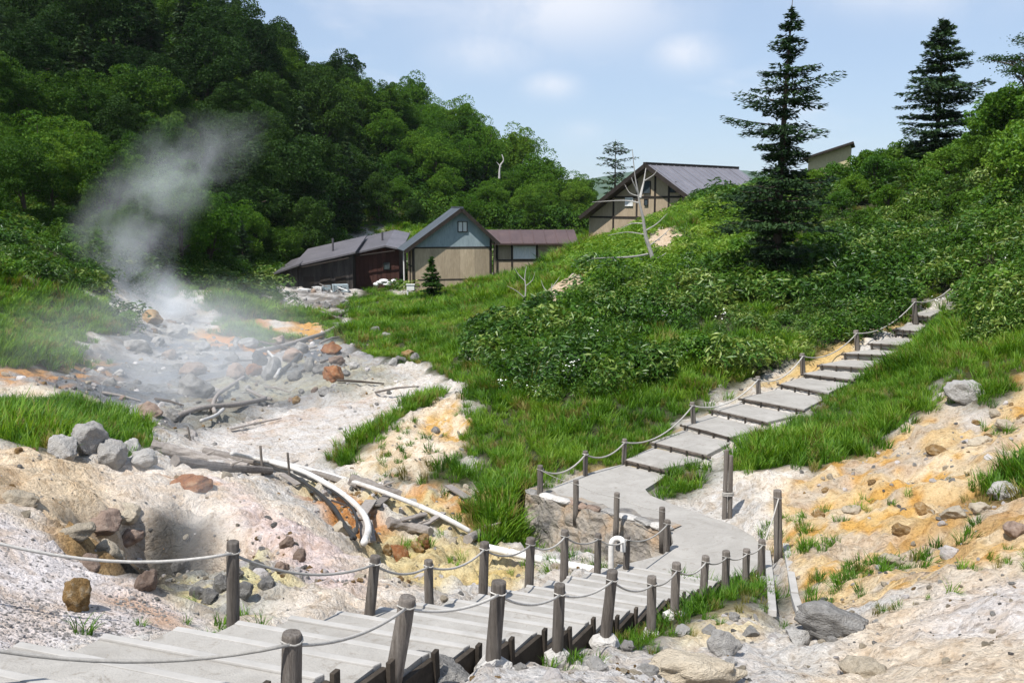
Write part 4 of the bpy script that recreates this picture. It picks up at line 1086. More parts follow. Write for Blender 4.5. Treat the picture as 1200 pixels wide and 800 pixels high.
# ------------------------------------------------------------------ buildings
simple_mat('plaster_tan', (0.30, 0.235, 0.16), (0.44, 0.355, 0.255), 1.0, 0.9, 0.15, 0.01, stretch=(1.6, 1.6, 0.35))
simple_mat('plaster_blue', (0.23, 0.29, 0.315), (0.33, 0.405, 0.435), 1.0, 0.9, 0.15, 0.01, stretch=(1.6, 1.6, 0.35))
simple_mat('plaster_cream', (0.46, 0.40, 0.24), (0.55, 0.48, 0.30), 0.8, 0.9, 0.1, 0.01)
simple_mat('trim_dark', (0.022, 0.018, 0.015), (0.045, 0.036, 0.03), 2.0, 0.8, 0.1, 0.01)
simple_mat('roof_slate', (0.045, 0.055, 0.065), (0.085, 0.10, 0.115), 0.7, 0.55, 0.1, 0.01, 0.4)
simple_mat('roof_brown', (0.068, 0.043, 0.040), (0.112, 0.071, 0.064), 0.6, 0.5, 0.1, 0.01, 0.4)
simple_mat('roof_purple', (0.17, 0.165, 0.185), (0.24, 0.232, 0.26), 0.6, 0.45, 0.1, 0.01, 0.45)
simple_mat('roof_shed', (0.08, 0.075, 0.082), (0.13, 0.122, 0.132), 0.6, 0.5, 0.1, 0.01, 0.45)
simple_mat('board_red', (0.045, 0.020, 0.016), (0.08, 0.037, 0.030), 1.2, 0.85, 0.2, 0.01)
simple_mat('board_dark', (0.022, 0.020, 0.020), (0.085, 0.075, 0.07), 1.2, 0.85, 0.2, 0.01, stretch=(2, 2, 0.4))
simple_mat('white_paint', (0.66, 0.66, 0.65), (0.78, 0.78, 0.77), 2, 0.6, 0.05, 0.005)
simple_mat('sheet_blue', (0.30, 0.37, 0.40), (0.42, 0.49, 0.52), 3, 0.6, 0.1, 0.01)
nt = NT('window_glass'); b_ = nt.bsdf((0.05, 0.065, 0.075), 0.06, None, 0.6); done(nt, 'glass')
nt = NT('curtain'); nt.bsdf(nt.ramp(nt.noise(9, 2, 0.5, nt.mapping(nt.obj(), (6, 6, 0.3))), [(0.3, (0.5, 0.52, 0.52)), (0.7, (0.75, 0.76, 0.75))]), 0.3, None, 0.4); done(nt, 'curtain')

def slab_roof(mb, p0, p1, depth, thick):
    """sloping plate: p0,p1 = (x,z) of its section ends, from y0 to y1"""
    (x0, z0), (x1, z1) = p0, p1
    y0, y1 = depth
    nx, nz = -(z1 - z0), (x1 - x0); L = math.hypot(nx, nz); nx, nz = nx / L * thick, nz / L * thick
    if nz < 0: nx, nz = -nx, -nz
    V = [(x, y, z) for y in (y0, y1) for x, z in ((x0, z0), (x1, z1), (x1 + nx, z1 + nz), (x0 + nx, z0 + nz))]
    return mb.add(V, [(0, 1, 2, 3), (7, 6, 5, 4), (0, 4, 5, 1), (1, 5, 6, 2), (2, 6, 7, 3), (3, 7, 4, 0)])
def part(mb, name, mat, root): return mb.build(name, MATS[mat], root)
def window(root, x0, x1, z0, z1, y, panes=2, curtain=False, depth=0.10, frame='trim_dark'):
    f = MB(); t = 0.055 * max(1, (x1 - x0) / 1.2)
    f.box(x0, x1, y - depth, y + 0.02, z0, z0 + t); f.box(x0, x1, y - depth, y + 0.02, z1 - t, z1)
    f.box(x0, x0 + t, y - depth, y + 0.02, z0 + t, z1 - t); f.box(x1 - t, x1, y - depth, y + 0.02, z0 + t, z1 - t)
    w_ = (x1 - x0 - 2 * t) / panes
    for i in range(1, panes): f.box(x0 + t + i * w_ - t / 2, x0 + t + i * w_ + t / 2, y - depth * 0.8, y + 0.02, z0 + t, z1 - t)
    fo = part(f, 'window', frame, root)
    for i in range(panes):
        part(MB().box(x0 + t + i * w_ + (t / 2 if i else 0), x0 + t + (i + 1) * w_ - (t / 2 if i < panes - 1 else 0), y - depth * 0.45, y - depth * 0.3, z0 + t, z1 - t), 'pane', 'curtain' if curtain else 'glass', fo)
    return fo
# --- gabled bath house
O_ = at(484.6, 342, 80); RZ = R(13)
hs = empty('gabled_house', O_, RZ)
tag(hs, 'tan and blue-grey gabled bath house with slate roof and small twin window', 'house')
Wd, Dp = 6.45, 3.6
zb = at(484.6, 290.4, 80).z - O_.z
gl, ga, gr = zb + 0.2, zb + 3.05, zb + 0.75
AX = 3.95
sec = [(0, 0), (Wd, 0), (Wd, gr), (AX, ga), (0, gl)]
def extr(sec, y0, y1):
    n = len(sec)
    V = [(x, y0, z) for x, z in sec] + [(x, y1, z) for x, z in sec]
    return MB().add(V, [tuple(range(n)), tuple(range(2 * n - 1, n - 1, -1))] + [(i, n + i, n + (i + 1) % n, (i + 1) % n) for i in range(n)])
part(extr(sec, 0.0, Dp), 'wall', 'plaster_tan', hs)
part(extr([(0.02, zb + 0.06), (Wd - 0.02, zb + 0.06), (Wd - 0.02, gr - 0.02), (AX, ga - 0.02), (0.02, gl - 0.02)], -0.035, -0.003), 'gable_panel', 'plaster_blue', hs)
nP = 5
for i in range(nP):
    x0, x1 = 0.12 + i * (Wd - 0.24) / nP, 0.12 + (i + 1) * (Wd - 0.24) / nP
    for z0, z1 in ((0.02, 0.92), (1.02, zb - 0.06)):
        part(MB().box(x0 + 0.008, x1 - 0.008, -0.03, -0.003, z0, z1), 'wall_panel', 'plaster_tan', hs)
for nm_, bx in (('belt_beam', (-0.06, Wd + 0.06, -0.07, -0.004, zb - 0.05, zb + 0.055)), ('belt_beam', (-0.02, Wd + 0.02, -0.055, -0.004, 0.925, 1.015)),
                ('corner_post', (-0.08, 0.11, -0.08, 0.10, -0.3, gl)), ('corner_post', (Wd - 0.11, Wd + 0.08, -0.08, 0.10, -0.3, gr)), ('corner_post', (-0.09, 0.02, 1.6, 1.75, -0.3, gl)), ('belt_beam', (-0.05, -0.004, 0.11, Dp, 2.0, 2.1))):
    part(MB().box(*bx), nm_, 'trim_dark', hs)
sl_l, sl_r = (ga - gl) / AX, (ga - gr) / (Wd - AX)
oh = 0.75
rf = part(slab_roof(MB(), (AX, ga), (-oh, ga - sl_l * (AX + oh)), (-0.55, Dp + 0.5), 0.16), 'roof', 'roof_slate', hs)
rf2 = part(slab_roof(MB(), (AX, ga + 0.002), (Wd + oh * 0.8, ga - sl_r * (Wd + oh * 0.8 - AX)), (-0.55, Dp + 0.5), 0.16), 'roof', 'roof_slate', hs)
for a_, b_ in (((AX, ga), (-oh, ga - sl_l * (AX + oh))), ((AX, ga), (Wd + oh * 0.8, ga - sl_r * (Wd + oh * 0.8 - AX)))):
    mb = MB(); mb.bar((a_[0], -0.59, a_[1] + 0.02), (b_[0], -0.59, b_[1] + 0.02), 0.07, 0.30, up=Vector((0, 0, 1)))
    part(mb, 'barge_board', 'trim_dark', rf if b_[0] < 0 else rf2)
part(MB().box(AX - 0.12, AX + 0.12, -0.64, Dp + 0.5, ga + 0.10, ga + 0.26), 'ridge_cap', 'roof_slate', rf)
wx = AX - 0.25
window(hs, wx - 0.02, wx + 0.78, zb + 1.25, zb + 2.12, -0.04, 2, True)
part(MB().tube([(-0.35, Dp - 0.2, gl - 0.4), (-0.35, Dp - 0.2, 0)], 0.07, 8), 'downpipe', 'white_paint', hs)
# --- annex with brown roof
O_ = at(577, 304, 92); an = empty('annex', O_, R(3))
tag(an, 'low tan annex with long brown metal roof behind the grass slope', 'house')
ze = at(577, 286.5, 92).z - O_.z; L_ = 7.0
part(MB().box(0.3, L_, 0, 4, -3, ze + 0.1), 'wall', 'plaster_tan', an)
rb = part(MB().add([(-0.6, -0.7, ze), (L_ + 1, -0.7, ze), (L_ + 1, 3.0, ze + 1.15), (-0.6, 3.0, ze + 1.15), (-0.6, -0.7, ze + 0.14), (L_ + 1, -0.7, ze + 0.14), (L_ + 1, 3.0, ze + 1.29), (-0.6, 3.0, ze + 1.29)],
          [(3, 2, 1, 0), (4, 5, 6, 7), (0, 1, 5, 4), (1, 2, 6, 5), (2, 3, 7, 6), (3, 0, 4, 7)]), 'roof', 'roof_brown', an)
for i in range(8):
    x = -0.5 + i * 1.1
    part(MB().add([(x, -0.71, ze + 0.14), (x + 0.06, -0.71, ze + 0.14), (x + 0.06, 3.0, ze + 1.29), (x, 3.0, ze + 1.29), (x, -0.71, ze + 0.2), (x + 0.06, -0.71, ze + 0.2), (x + 0.06, 3.0, ze + 1.35), (x, 3.0, ze + 1.35)],
          [(3, 2, 1, 0), (4, 5, 6, 7), (0, 1, 5, 4), (1, 2, 6, 5), (2, 3, 7, 6), (3, 0, 4, 7)]), 'roof_seam', 'roof_brown', rb)
for i, (x0, x1) in enumerate(((0.35, 0.55), (1.75, 1.9), (4.1, 4.25))): part(MB().box(x0, x1, -0.06, -0.003, -3, ze), 'post', 'trim_dark', an)
part(MB().box(0.55, 4.1, -0.05, -0.003, -0.15, 0.0), 'belt_beam', 'trim_dark', an)
window(an, 1.95, 4.05, 0.05, ze - 0.15, 0, 4, True, frame='white_paint'); window(an, -0.05 + 0.35, 0.35 + 0.02, 0.1, 0.9, 0.0, 1, True)
# --- sheds stepping down to the stream
def shed(name, label, pxs, Y, top, base_y, wallmat, roofmat, back=6.0, rise=1.15, boards=10):
    """pxs x range in the picture, top: [(px, py)] eave line from left to right"""
    o0 = at(pxs[0], base_y, Y); rt = empty(name, o0); tag(rt, label, 'shed')
    pts = [at(px, py, Y) - o0 for px, py in top]
    sec = [(0, -0.8), (pts[-1].x, -0.8)] + [(p.x, p.z) for p in pts[::-1]]
    part(extr(sec, 0.06, back), 'wall', wallmat, rt)
    n = boards
    for i in range(n):
        x0, x1 = pts[-1].x * i / n, pts[-1].x * (i + 1) / n
        zt = min(np.interp(x0, [p.x for p in pts], [p.z for p in pts]), np.interp(x1, [p.x for p in pts], [p.z for p in pts]))
        part(MB().box(x0 + 0.015, x1 - 0.015, 0.0 + random.uniform(0, .02), 0.055, -0.8, zt - 0.05), 'board', wallmat, rt)
    for p, q in zip(pts[:-1], pts[1:]):
        d0 = -0.35 if p is pts[0] else 0; d1 = 0.35 if q is pts[-1] else 0
        sl = (q.z - p.z) / (q.x - p.x)
        V = []
        for y, dz in ((-0.7, 0.0), (back, rise)):
            for x, zz in ((p.x + d0, p.z + sl * d0), (q.x + d1, q.z + sl * d1)):
                V += [(x, y, zz + dz), (x, y, zz + dz + 0.14)]
        part(MB().add(V, [(0, 2, 3, 1), (5, 7, 6, 4), (1, 3, 7, 5), (4, 6, 2, 0), (0, 1, 5, 4), (2, 6, 7, 3)]), 'roof', roofmat, rt)
    return rt, pts
s1, p_ = shed('wooden_shed', 'dark red boarded shed with purple-grey roof beside the gabled house', (417, 467.5), 84.5, [(417, 297.5), (453, 289), (467.5, 292)], 337, 'board_red', 'roof_shed')
window(s1, 2.4, 3.0, 1.5, 2.2, 0.0, 1)
s2, p_ = shed('wooden_shed', 'long dark shed open to the steam with low sloping roof', (349, 413), 83.0, [(349, 312), (413, 297.5)], 340, 'board_dark', 'roof_shed', boards=14)
s3, p_ = shed('wooden_shed', 'low lean-to at the far end of the dark shed', (328, 348), 82.5, [(328, 319.5), (348, 312.5)], 342, 'board_dark', 'roof_shed', boards=5, rise=0.7)
for rt_, (xa, xb) in ((s1, (0.2, 3.5)), (s2, (0.2, 4.5))):           # gutters and stove pipes
    part(MB().tube([(xa, -0.74, 1.9 if rt_ is s2 else 2.75), (xb, -0.74, 2.75 if rt_ is s2 else 3.2)], 0.05, 6), 'gutter', 'trim_dark', rt_)
    part(MB().tube([(xb * 0.6, 2.0, 2.5), (xb * 0.6, 2.0, 4.3 if rt_ is s2 else 4.7)], 0.09, 8), 'flue', 'roof_shed', rt_)
for x_ in (0.5, 1.9, 3.2):
    part(MB().box(x_, x_ + 0.9, -0.03, -0.002, -0.4, 1.15), 'doorway', 'trim_dark', s2)  # dark sheets on the boards, painting the shade inside the open shed
part(MB().tube([(Wd + 0.35, -0.3, gr - 0.25), (Wd + 0.25, -0.12, gr - 0.5), (Wd + 0.18, -0.12, 0)], 0.05, 8), 'downpipe', 'trim_dark', hs)
# --- upper house
AP = at(764, 194.5, 100); B0 = Vector((AP.x, AP.y, -4.0)); uh = empty('gabled_house', B0, R(-45))
tag(uh, 'large tan house with dark timber frame and pale metal roof above the green slope', 'house')
za = AP.z - B0.z; HW = 8.2; dr = 5.05
def loc_t(px): # distance along the gable plane for a picture x
    u = (px - 600.0) / F_PX
    return (u * AP.y - AP.x) / (0.7071 * (1 + u)) * 1.0
sec = [(-HW, 0), (HW, 0), (HW, za - dr - 0.15), (0, za - 0.15), (-HW, za - dr - 0.15)]
part(extr(sec, 0, 15), 'wall', 'plaster_tan', uh)
for sgn, mat_ in ((-1, 'roof_brown'), (1, 'roof_purple')):
    rfm = part(slab_roof(MB(), (0, za + (0.002 if sgn > 0 else 0)), (sgn * (HW + 0.4), za - dr * (HW + 0.4) / HW), (-1.1, 15.6), 0.16), 'roof', mat_, uh)
    mb = MB(); mb.bar((0, -1.14, za + 0.03), (sgn * (HW + 0.4), -1.14, za - dr * (HW + 0.4) / HW + 0.03), 0.07, 0.42); part(mb, 'barge_board', 'trim_dark', rfm)
    if sgn > 0:
        for i in range(16):
            y_ = -0.6 + i * 1.0
            part(slab_roof(MB(), (0.05, za + 0.16), (HW + 0.35, za - dr * (HW + 0.35) / HW + 0.16), (y_, y_ + 0.06), 0.06), 'roof_seam', 'roof_purple', rfm)
part(MB().box(-0.2, 0.2, -1.2, 15.7, za + 0.08, za + 0.34), 'ridge_cap', 'trim_dark', uh)
for px in (718, 745, 766, 782, 796):
    t = loc_t(px); zt = za - dr * abs(t) / HW - 0.3
    part(MB().box(t - 0.10, t + 0.10, -0.07, -0.003, 0, zt), 'timber_post', 'trim_dark', uh)
for zz in (at(700, 254.5, 104).z - B0.z, at(760, 231, 100).z - B0.z):
    xl = -(za - 0.2 - zz) / dr * HW
    xl = max(xl, -HW); part(MB().box(xl, -xl, -0.055, -0.004, zz - 0.1, zz + 0.1), 'timber_beam', 'trim_dark', uh)
for x0, x1, y0, y1, cur in ((752.5, 761, 227, 212, False), (783.5, 790.5, 226, 213, False), (732, 741, 241.5, 231.5, True), (754, 758.5, 241, 233, False)):
    tm = loc_t((x0 + x1) / 2); Yc = AP.y - 0.7071 * tm; wd = (x1 - x0) * mpp(Yc) / 0.8
    window(uh, tm - wd / 2, tm + wd / 2, at(x0, y0, Yc).z - B0.z, at(x0, y1, Yc).z - B0.z, -0.05, 2 if cur else 1, cur, frame='white_paint' if cur else 'trim_dark')
# --- cream building behind the bushes
O_ = at(946, 217, 84); cb = empty('cream_building', O_, R(-20))
tag(cb, 'cream building corner with dark sloping eave beside the tall fir', 'house')
z0_, z1_ = at(946, 186, 84).z - O_.z, at(990, 171, 84).z - O_.z
part(extr([(0, -4), (3.3, -4), (3.3, z1_), (0, z0_)], 0, 5), 'wall', 'plaster_cream', cb)
part(slab_roof(MB(), (-0.4, z0_ - 0.13), (3.6, z1_ + 0.1), (-0.6, 5.4), 0.18), 'roof', 'trim_dark', cb)
part(MB().box(0.02, 3.28, -0.04, -0.003, z0_ - 1.9, z0_ - 1.75), 'belt_beam', 'trim_dark', cb)
# --- little hut on the forest slope
O_ = on_ground(476.5, 244); hu = empty('hut', O_); tag(hu, 'tiny dark wooden hut on the forested hillside', 'hut')
part(MB().box(-0.45, 0.45, 0, 0.9, -3, 1.15), 'wall', 'board_dark', hu)
part(slab_roof(MB(), (0, 1.6), (-0.7, 1.1), (-0.25, 1.1), 0.06), 'roof', 'roof_slate', hu); part(slab_roof(MB(), (0, 1.602), (0.7, 1.1), (-0.25, 1.1), 0.06), 'roof', 'roof_slate', hu)
part(MB().box(-0.3, 0.3, -0.03, -0.002, 0.2, 0.8), 'door', 'roof_shed', hu)
# --- clutter by the sheds
def crate(px, py, wd, hg, mat, label, Y=80.5):
    p = at(px, py, Y); p.z = max(p.z, gz(p.x, p.y)); k = mpp(Y); r0 = empty('crate', p, random.uniform(-.4, .4)); tag(r0, label, 'crate')
    w_, h_ = wd * k, hg * k
    for i in range(4):
        part(MB().box(-w_ / 2, w_ / 2, -w_ * .3, w_ * .3, h_ * i / 4 + 0.01, h_ * (i + 1) / 4 - 0.03), 'slat', mat, r0)
    for sx in (-1, 1): part(MB().box(sx * w_ * .46 - .03, sx * w_ * .46 + .03, -w_ * .3 - .04, -w_ * .3 - .002, -0.5, h_), 'upright', mat, r0)
crate(399, 353, 18, 9, 'sheet_blue', 'pale blue crate in front of the dark shed')
crate(383, 351, 9, 9, 'sheet_blue', 'narrow pale blue crate beside the larger crate')
crate(374, 357, 10, 6, 'white_paint', 'white crate on the rubble before the sheds')
crate(356, 345, 12, 4, 'white_paint', 'flat white crate under the lean-to eave')
bo = empty('barrel', at(459, 357, 76)); tag(bo, 'white barrel standing on the bank by the stream path', 'barrel')
part(MB().tube([(0, 0, -0.2), (0, 0, 0.05), (0, 0, 0.3), (0, 0, 0.62)], [0.27, 0.28, 0.30, 0.27], 14), 'body', 'white_paint', bo)
part(MB().tube([(0, 0, 0.622), (0, 0, 0.66)], [0.285, 0.26], 14), 'lid', 'white_paint', bo)
bx_ = empty('meter_box', at(481, 340, 78)); tag(bx_, 'white meter box by the corner of the gabled house', 'box')
part(MB().box(-0.3, 0.3, 0, 0.3, 0, 0.42), 'case', 'white_paint', bx_); part(MB().box(-0.32, -0.2, 0.05, 0.2, -0.7, -0.002), 'leg', 'white_paint', bx_); part(MB().box(-0.35, 0.35, -0.05, 0.35, 0.422, 0.47), 'lid', 'white_paint', bx_)
for i in range(26):
    px, py = random.uniform(350, 414), random.uniform(334, 362)
    p = at(px, py, 80 + random.uniform(-1, 1.4)); d = Vector((random.uniform(-1, 1), random.uniform(-.4, .4), random.uniform(-.25, .5))) * random.uniform(0.6, 1.3); p.z = max(p.z, gz(p.x, p.y) + 0.15)
    o = MB().bar(-d / 2, d / 2, 0.09, 0.06).build('scrap_timber', MATS[random.choice(['white_paint', 'wood_grey', 'wood_grey', 'board_dark'])], None); o.location = p
    g_ = o.data.materials[0].name
    tag(o, {'white_paint': 'white painted scrap board', 'wood_grey': 'grey scrap timber', 'board_dark': 'dark scrap timber'}[g_] + ' in the jumble before the sheds', 'timber', g_.replace('_', ' ') + ' scrap before the sheds')
for i in range(6):
    p = at(440 + i * 4.4 + random.uniform(-1, 1), 333 - (i % 3) * 2, 82.5); w_ = random.uniform(.22, .4)
    o = lump((0, 0, 0), w_, w_ * .7, .16, i, 'white_sack', 'white_paint', 2, 0.2); o.location = p
    tag(o, 'white sack piled along the red shed wall', 'sack', 'white sacks by the red shed')
# ------------------------------------------------------------------ foliage materials
def leaf_mat(key, dark, mid, light, trans=0.35, rough=0.5, spec=0.3, noise_scale=0.25):
    nt = NT(key)
    isl = nt.node('ShaderNodeNewGeometry').outputs['Random Per Island']
    rnd = nt.rnd()
    big = nt.noise(noise_scale, 3, 0.55, nt.pos())
    v = nt.math('ADD', nt.math('MULTIPLY', isl, 0.40), nt.math('ADD', nt.math('MULTIPLY', rnd, 0.25), nt.math('MULTIPLY', nt.rng(big, 0.34, 0.66, 0, 1), 0.38)))
    col = nt.ramp(v, [(0.12, dark), (0.5, mid), (0.9, light)])
    b = nt.node('ShaderNodeBsdfPrincipled')
    nt.l.new(col, b.inputs['Base Color']); b.inputs['Roughness'].default_value = rough; b.inputs['Specular IOR Level'].default_value = spec
    t = nt.node('ShaderNodeBsdfTranslucent')
    nt.l.new(nt.mix(1.0, col, (1.5, 1.35, 0.6), 'MULTIPLY'), t.inputs['Color'])
    m = nt.node('ShaderNodeMixShader'); m.inputs[0].default_value = trans
    nt.l.new(b.outputs[0], m.inputs[1]); nt.l.new(t.outputs[0], m.inputs[2]); nt.l.new(m.outputs[0], nt.out.inputs['Surface'])
    return done(nt, key)
leaf_mat('leaf_grass', (0.022, 0.072, 0.005), (0.085, 0.205, 0.012), (0.23, 0.36, 0.04), 0.4, 0.5, 0.25)
leaf_mat('leaf_grass_dry', (0.10, 0.10, 0.022), (0.19, 0.175, 0.045), (0.30, 0.25, 0.09), 0.3, 0.6, 0.2)
leaf_mat('leaf_sasa', (0.012, 0.042, 0.006), (0.052, 0.135, 0.012), (0.25, 0.32, 0.07), 0.22, 0.40, 0.42)
leaf_mat('leaf_bush', (0.014, 0.052, 0.004), (0.060, 0.160, 0.010), (0.16, 0.28, 0.028), 0.35, 0.5, 0.3)
leaf_mat('leaf_tree_dark', (0.006, 0.022, 0.004), (0.018, 0.050, 0.007), (0.048, 0.100, 0.013), 0.25, 0.6, 0.12, 0.06)
leaf_mat('leaf_tree', (0.009, 0.032, 0.004), (0.032, 0.088, 0.008), (0.09, 0.17, 0.016), 0.3, 0.6, 0.12, 0.06)
leaf_mat('leaf_tree_light', (0.016, 0.056, 0.004), (0.056, 0.145, 0.010), (0.15, 0.25, 0.026), 0.34, 0.6, 0.14, 0.06)
leaf_mat('needle', (0.008, 0.024, 0.007), (0.020, 0.050, 0.013), (0.045, 0.082, 0.020), 0.12, 0.6, 0.2, 0.5)
simple_mat('bark', (0.045, 0.036, 0.028), (0.11, 0.09, 0.072), 3, 0.9, 0.6, 0.02, 0.1, stretch=(4, 4, 0.8))
simple_mat('bark_dead', (0.30, 0.285, 0.265), (0.50, 0.485, 0.46), 3, 0.9, 0.5, 0.02, 0.1, stretch=(4, 4, 0.8))
nt = NT('petal_white'); nt.bsdf((0.72, 0.73, 0.66), 0.7); done(nt, 'petal')

def rnd_rot(n, rng):
    q = rng.normal(size=(n, 4)); q /= np.linalg.norm(q, axis=1)[:, None]
    w_, x, y, z = q.T
    return np.stack([np.stack([1 - 2 * (y * y + z * z), 2 * (x * y - z * w_), 2 * (x * z + y * w_)], -1), np.stack([2 * (x * y + z * w_), 1 - 2 * (x * x + z * z), 2 * (y * z - x * w_)], -1),
                     np.stack([2 * (x * z - y * w_), 2 * (y * z + x * w_), 1 - 2 * (x * x + y * y)], -1)], 1)
def leaf_cards(C, N, T, L, Wd, fold=0.25):
    """pointed, slightly folded leaves: centres, normals, tip directions, lengths, widths"""
    n = len(C)
    N = N / (np.linalg.norm(N, axis=1)[:, None] + 1e-9)
    T = T - N * (T * N).sum(1)[:, None]; T /= (np.linalg.norm(T, axis=1)[:, None] + 1e-9)
    B = np.cross(N, T)
    L, Wd = L[:, None], Wd[:, None]
    base, tip = C - T * L / 2, C + T * L / 2 - N * L * 0.12
    l_, r_ = C - T * L * 0.05 + B * Wd / 2 + N * Wd * fold, C - T * L * 0.05 - B * Wd / 2 + N * Wd * fold
    V = np.stack([base, r_, tip, l_], 1).reshape(-1, 3)
    i = np.arange(n) * 4
    Fq = np.concatenate([np.stack([i, i + 1, i + 2], 1), np.stack([i, i + 2, i + 3], 1)], 0)
    return V, Fq
def unit(rng, n, up=0.0):
    v = rng.normal(size=(n, 3)); v /= np.linalg.norm(v, axis=1)[:, None]
    v[:, 2] += up
    return v / np.linalg.norm(v, axis=1)[:, None]
def mesh_of(name, V, Fq, mat):
    me = new_mesh(name, V, Fq); me.materials.append(MATS[mat]); return me

# ------------------------------------------------------------------ clumps
def grass_clump(seed, n=34, h=0.55, spread=0.22, width=0.016, bend=0.6, mat='leaf_grass'):
    rng = np.random.default_rng(seed)
    ang = rng.uniform(0, 2 * np.pi, n); rad = spread * np.sqrt(rng.uniform(0, 1, n))
    bx, by = rad * np.cos(ang), rad * np.sin(ang)
    hh = h * rng.uniform(0.55, 1.15, n); a2 = ang + rng.normal(0, 0.9, n); bd = bend * rng.uniform(0.2, 1.1, n) * hh
    dx, dy = np.cos(a2), np.sin(a2); sx, sy = -dy, dx
    V, Fq = [], []
    for k, (t, wf) in enumerate(((0, 0.9), (0.4, 1.0), (0.75, 0.7), (1.0, 0.08))):
        cx, cy, cz = bx + dx * bd * t * t, by + dy * bd * t * t, hh * (t - 0.18 * t * t * bend)
        V.append(np.stack([np.stack([cx - sx * width * wf, cy - sy * width * wf, cz], -1), np.stack([cx + sx * width * wf, cy + sy * width * wf, cz], -1)], 1))
    V = np.stack(V, 1).reshape(-1, 3)        # n, 4, 2, 3
    i = np.arange(n) * 8
    Fq = np.concatenate([np.stack([i + 2 * k, i + 2 * k + 1, i + 2 * k + 3, i + 2 * k + 2], 1) for k in range(3)], 0)
    return mesh_of('grass_clump', V, Fq, mat)
def sasa_clump(seed, n=70, r=0.42, h=0.75, L=0.24, Wd=0.055, mat='leaf_sasa', up=0.8):
    rng = np.random.default_rng(seed)
    a = rng.uniform(0, 2 * np.pi, n); rr = r * np.sqrt(rng.uniform(0, 1, n))
    z = h * (0.35 + 0.65 * rng.uniform(0, 1, n) ** 0.6) * (1 - 0.35 * (rr / r) ** 2)
    C = np.stack([rr * np.cos(a), rr * np.sin(a), z], 1)
    a2 = a + rng.normal(0, 1.0, n)
    T = np.stack([np.cos(a2), np.sin(a2), rng.normal(-0.25, 0.35, n)], 1)
    N = unit(rng, n, up)
    V, Fq = leaf_cards(C, N, T, L * rng.uniform(0.7, 1.25, n), Wd * rng.uniform(0.8, 1.25, n), 0.2)
    return mesh_of('sasa_clump', V, Fq, mat)
def bush_clump(seed, n=680, r=0.8, h=0.95, L=0.125, Wd=0.075, mat='leaf_bush'):
    rng = np.random.default_rng(seed)
    nb = 9
    cen = unit(rng, nb, 0.5) * np.array([r * 0.6, r * 0.6, h * 0.55]) + np.array([0, 0, h * 0.35])
    w_ = rng.integers(0, nb, n)
    d = unit(rng, n, 0.35)
    C = cen[w_] + d * (r * 0.42) * rng.uniform(0.75, 1.05, n)[:, None]
    N = d + unit(rng, n) * 0.7 + np.array([0, 0, 0.5])
    T = unit(rng, n, -0.2)
    V, Fq = leaf_cards(C, N, T, L * rng.uniform(0.7, 1.3, n), Wd * rng.uniform(0.8, 1.2, n), 0.15)
    return mesh_of('bush_clump', V, Fq, mat)
def flower_clump(seed):
    rng = np.random.default_rng(seed); n = 11
    C = np.stack([rng.normal(0, 0.13, n), rng.normal(0, 0.13, n), 0.75 + rng.normal(0, 0.07, n)], 1)
    V, Fq = leaf_cards(C, unit(rng, n, 2.5), unit(rng, n), np.full(n, 0.06), np.full(n, 0.055), 0.05)
    return mesh_of('flower_clump', V, Fq, 'petal')
def stone_chip(seed, mat):
    me = rock_mesh(seed, mat, 2).copy(); return me

def hidden_collection(name, meshes):
    c_ = bpy.data.collections.new(name)
    for i, me in enumerate(meshes):
        o = bpy.data.objects.new(f'{name}_{i}', me); c_.objects.link(o)
    return c_
def scatter_object(name, pts, scl, coll, label, cat, tilt=0.15, seed=0, zs=None):
    rng = np.random.default_rng(seed)
    n = len(pts)
    me = bpy.data.meshes.new(name); me.vertices.add(n); me.vertices.foreach_set('co', np.asarray(pts, np.float32).ravel())
    rot = np.stack([rng.normal(0, tilt, n), rng.normal(0, tilt, n), rng.uniform(0, 6.283, n)], 1).astype(np.float32)
    sc3 = np.stack([scl, scl, scl if zs is None else scl * zs], 1).astype(np.float32)
    me.attributes.new('rot', 'FLOAT_VECTOR', 'POINT').data.foreach_set('vector', rot.ravel())
    me.attributes.new('scl', 'FLOAT_VECTOR', 'POINT').data.foreach_set('vector', sc3.ravel())
    me.attributes.new('idx', 'INT', 'POINT').data.foreach_set('value', rng.integers(0, len(coll.objects), n).astype(np.int32))
    o = link(name, me); tag(o, label, cat, kind='stuff')
    g = bpy.data.node_groups.new(name, 'GeometryNodeTree')
    g.interface.new_socket('Geometry', in_out='INPUT', socket_type='NodeSocketGeometry'); g.interface.new_socket('Geometry', in_out='OUTPUT', socket_type='NodeSocketGeometry')
    gi, go = g.nodes.new('NodeGroupInput'), g.nodes.new('NodeGroupOutput')
    ci = g.nodes.new('GeometryNodeCollectionInfo'); ci.inputs['Collection'].default_value = coll; ci.inputs['Separate Children'].default_value = True; ci.inputs['Reset Children'].default_value = True
    ip = g.nodes.new('GeometryNodeInstanceOnPoints'); ip.inputs['Pick Instance'].default_value = True
    def na(nm_, t):
        a_ = g.nodes.new('GeometryNodeInputNamedAttribute'); a_.data_type = t; a_.inputs['Name'].default_value = nm_
        return a_.outputs['Attribute']
    e2r = g.nodes.new('FunctionNodeEulerToRotation')
    g.links.new(na('rot', 'FLOAT_VECTOR'), e2r.inputs[0]); g.links.new(e2r.outputs[0], ip.inputs['Rotation'])
    g.links.new(na('scl', 'FLOAT_VECTOR'), ip.inputs['Scale']); g.links.new(na('idx', 'INT'), ip.inputs['Instance Index'])
    g.links.new(gi.outputs[0], ip.inputs['Points']); g.links.new(ci.outputs[0], ip.inputs['Instance']); g.links.new(ip.outputs[0], go.inputs[0])
    md = o.modifiers.new('scatter', 'NODES'); md.node_group = g
    return o
CELL = np.outer(np.gradient(GY), np.gradient(GX))
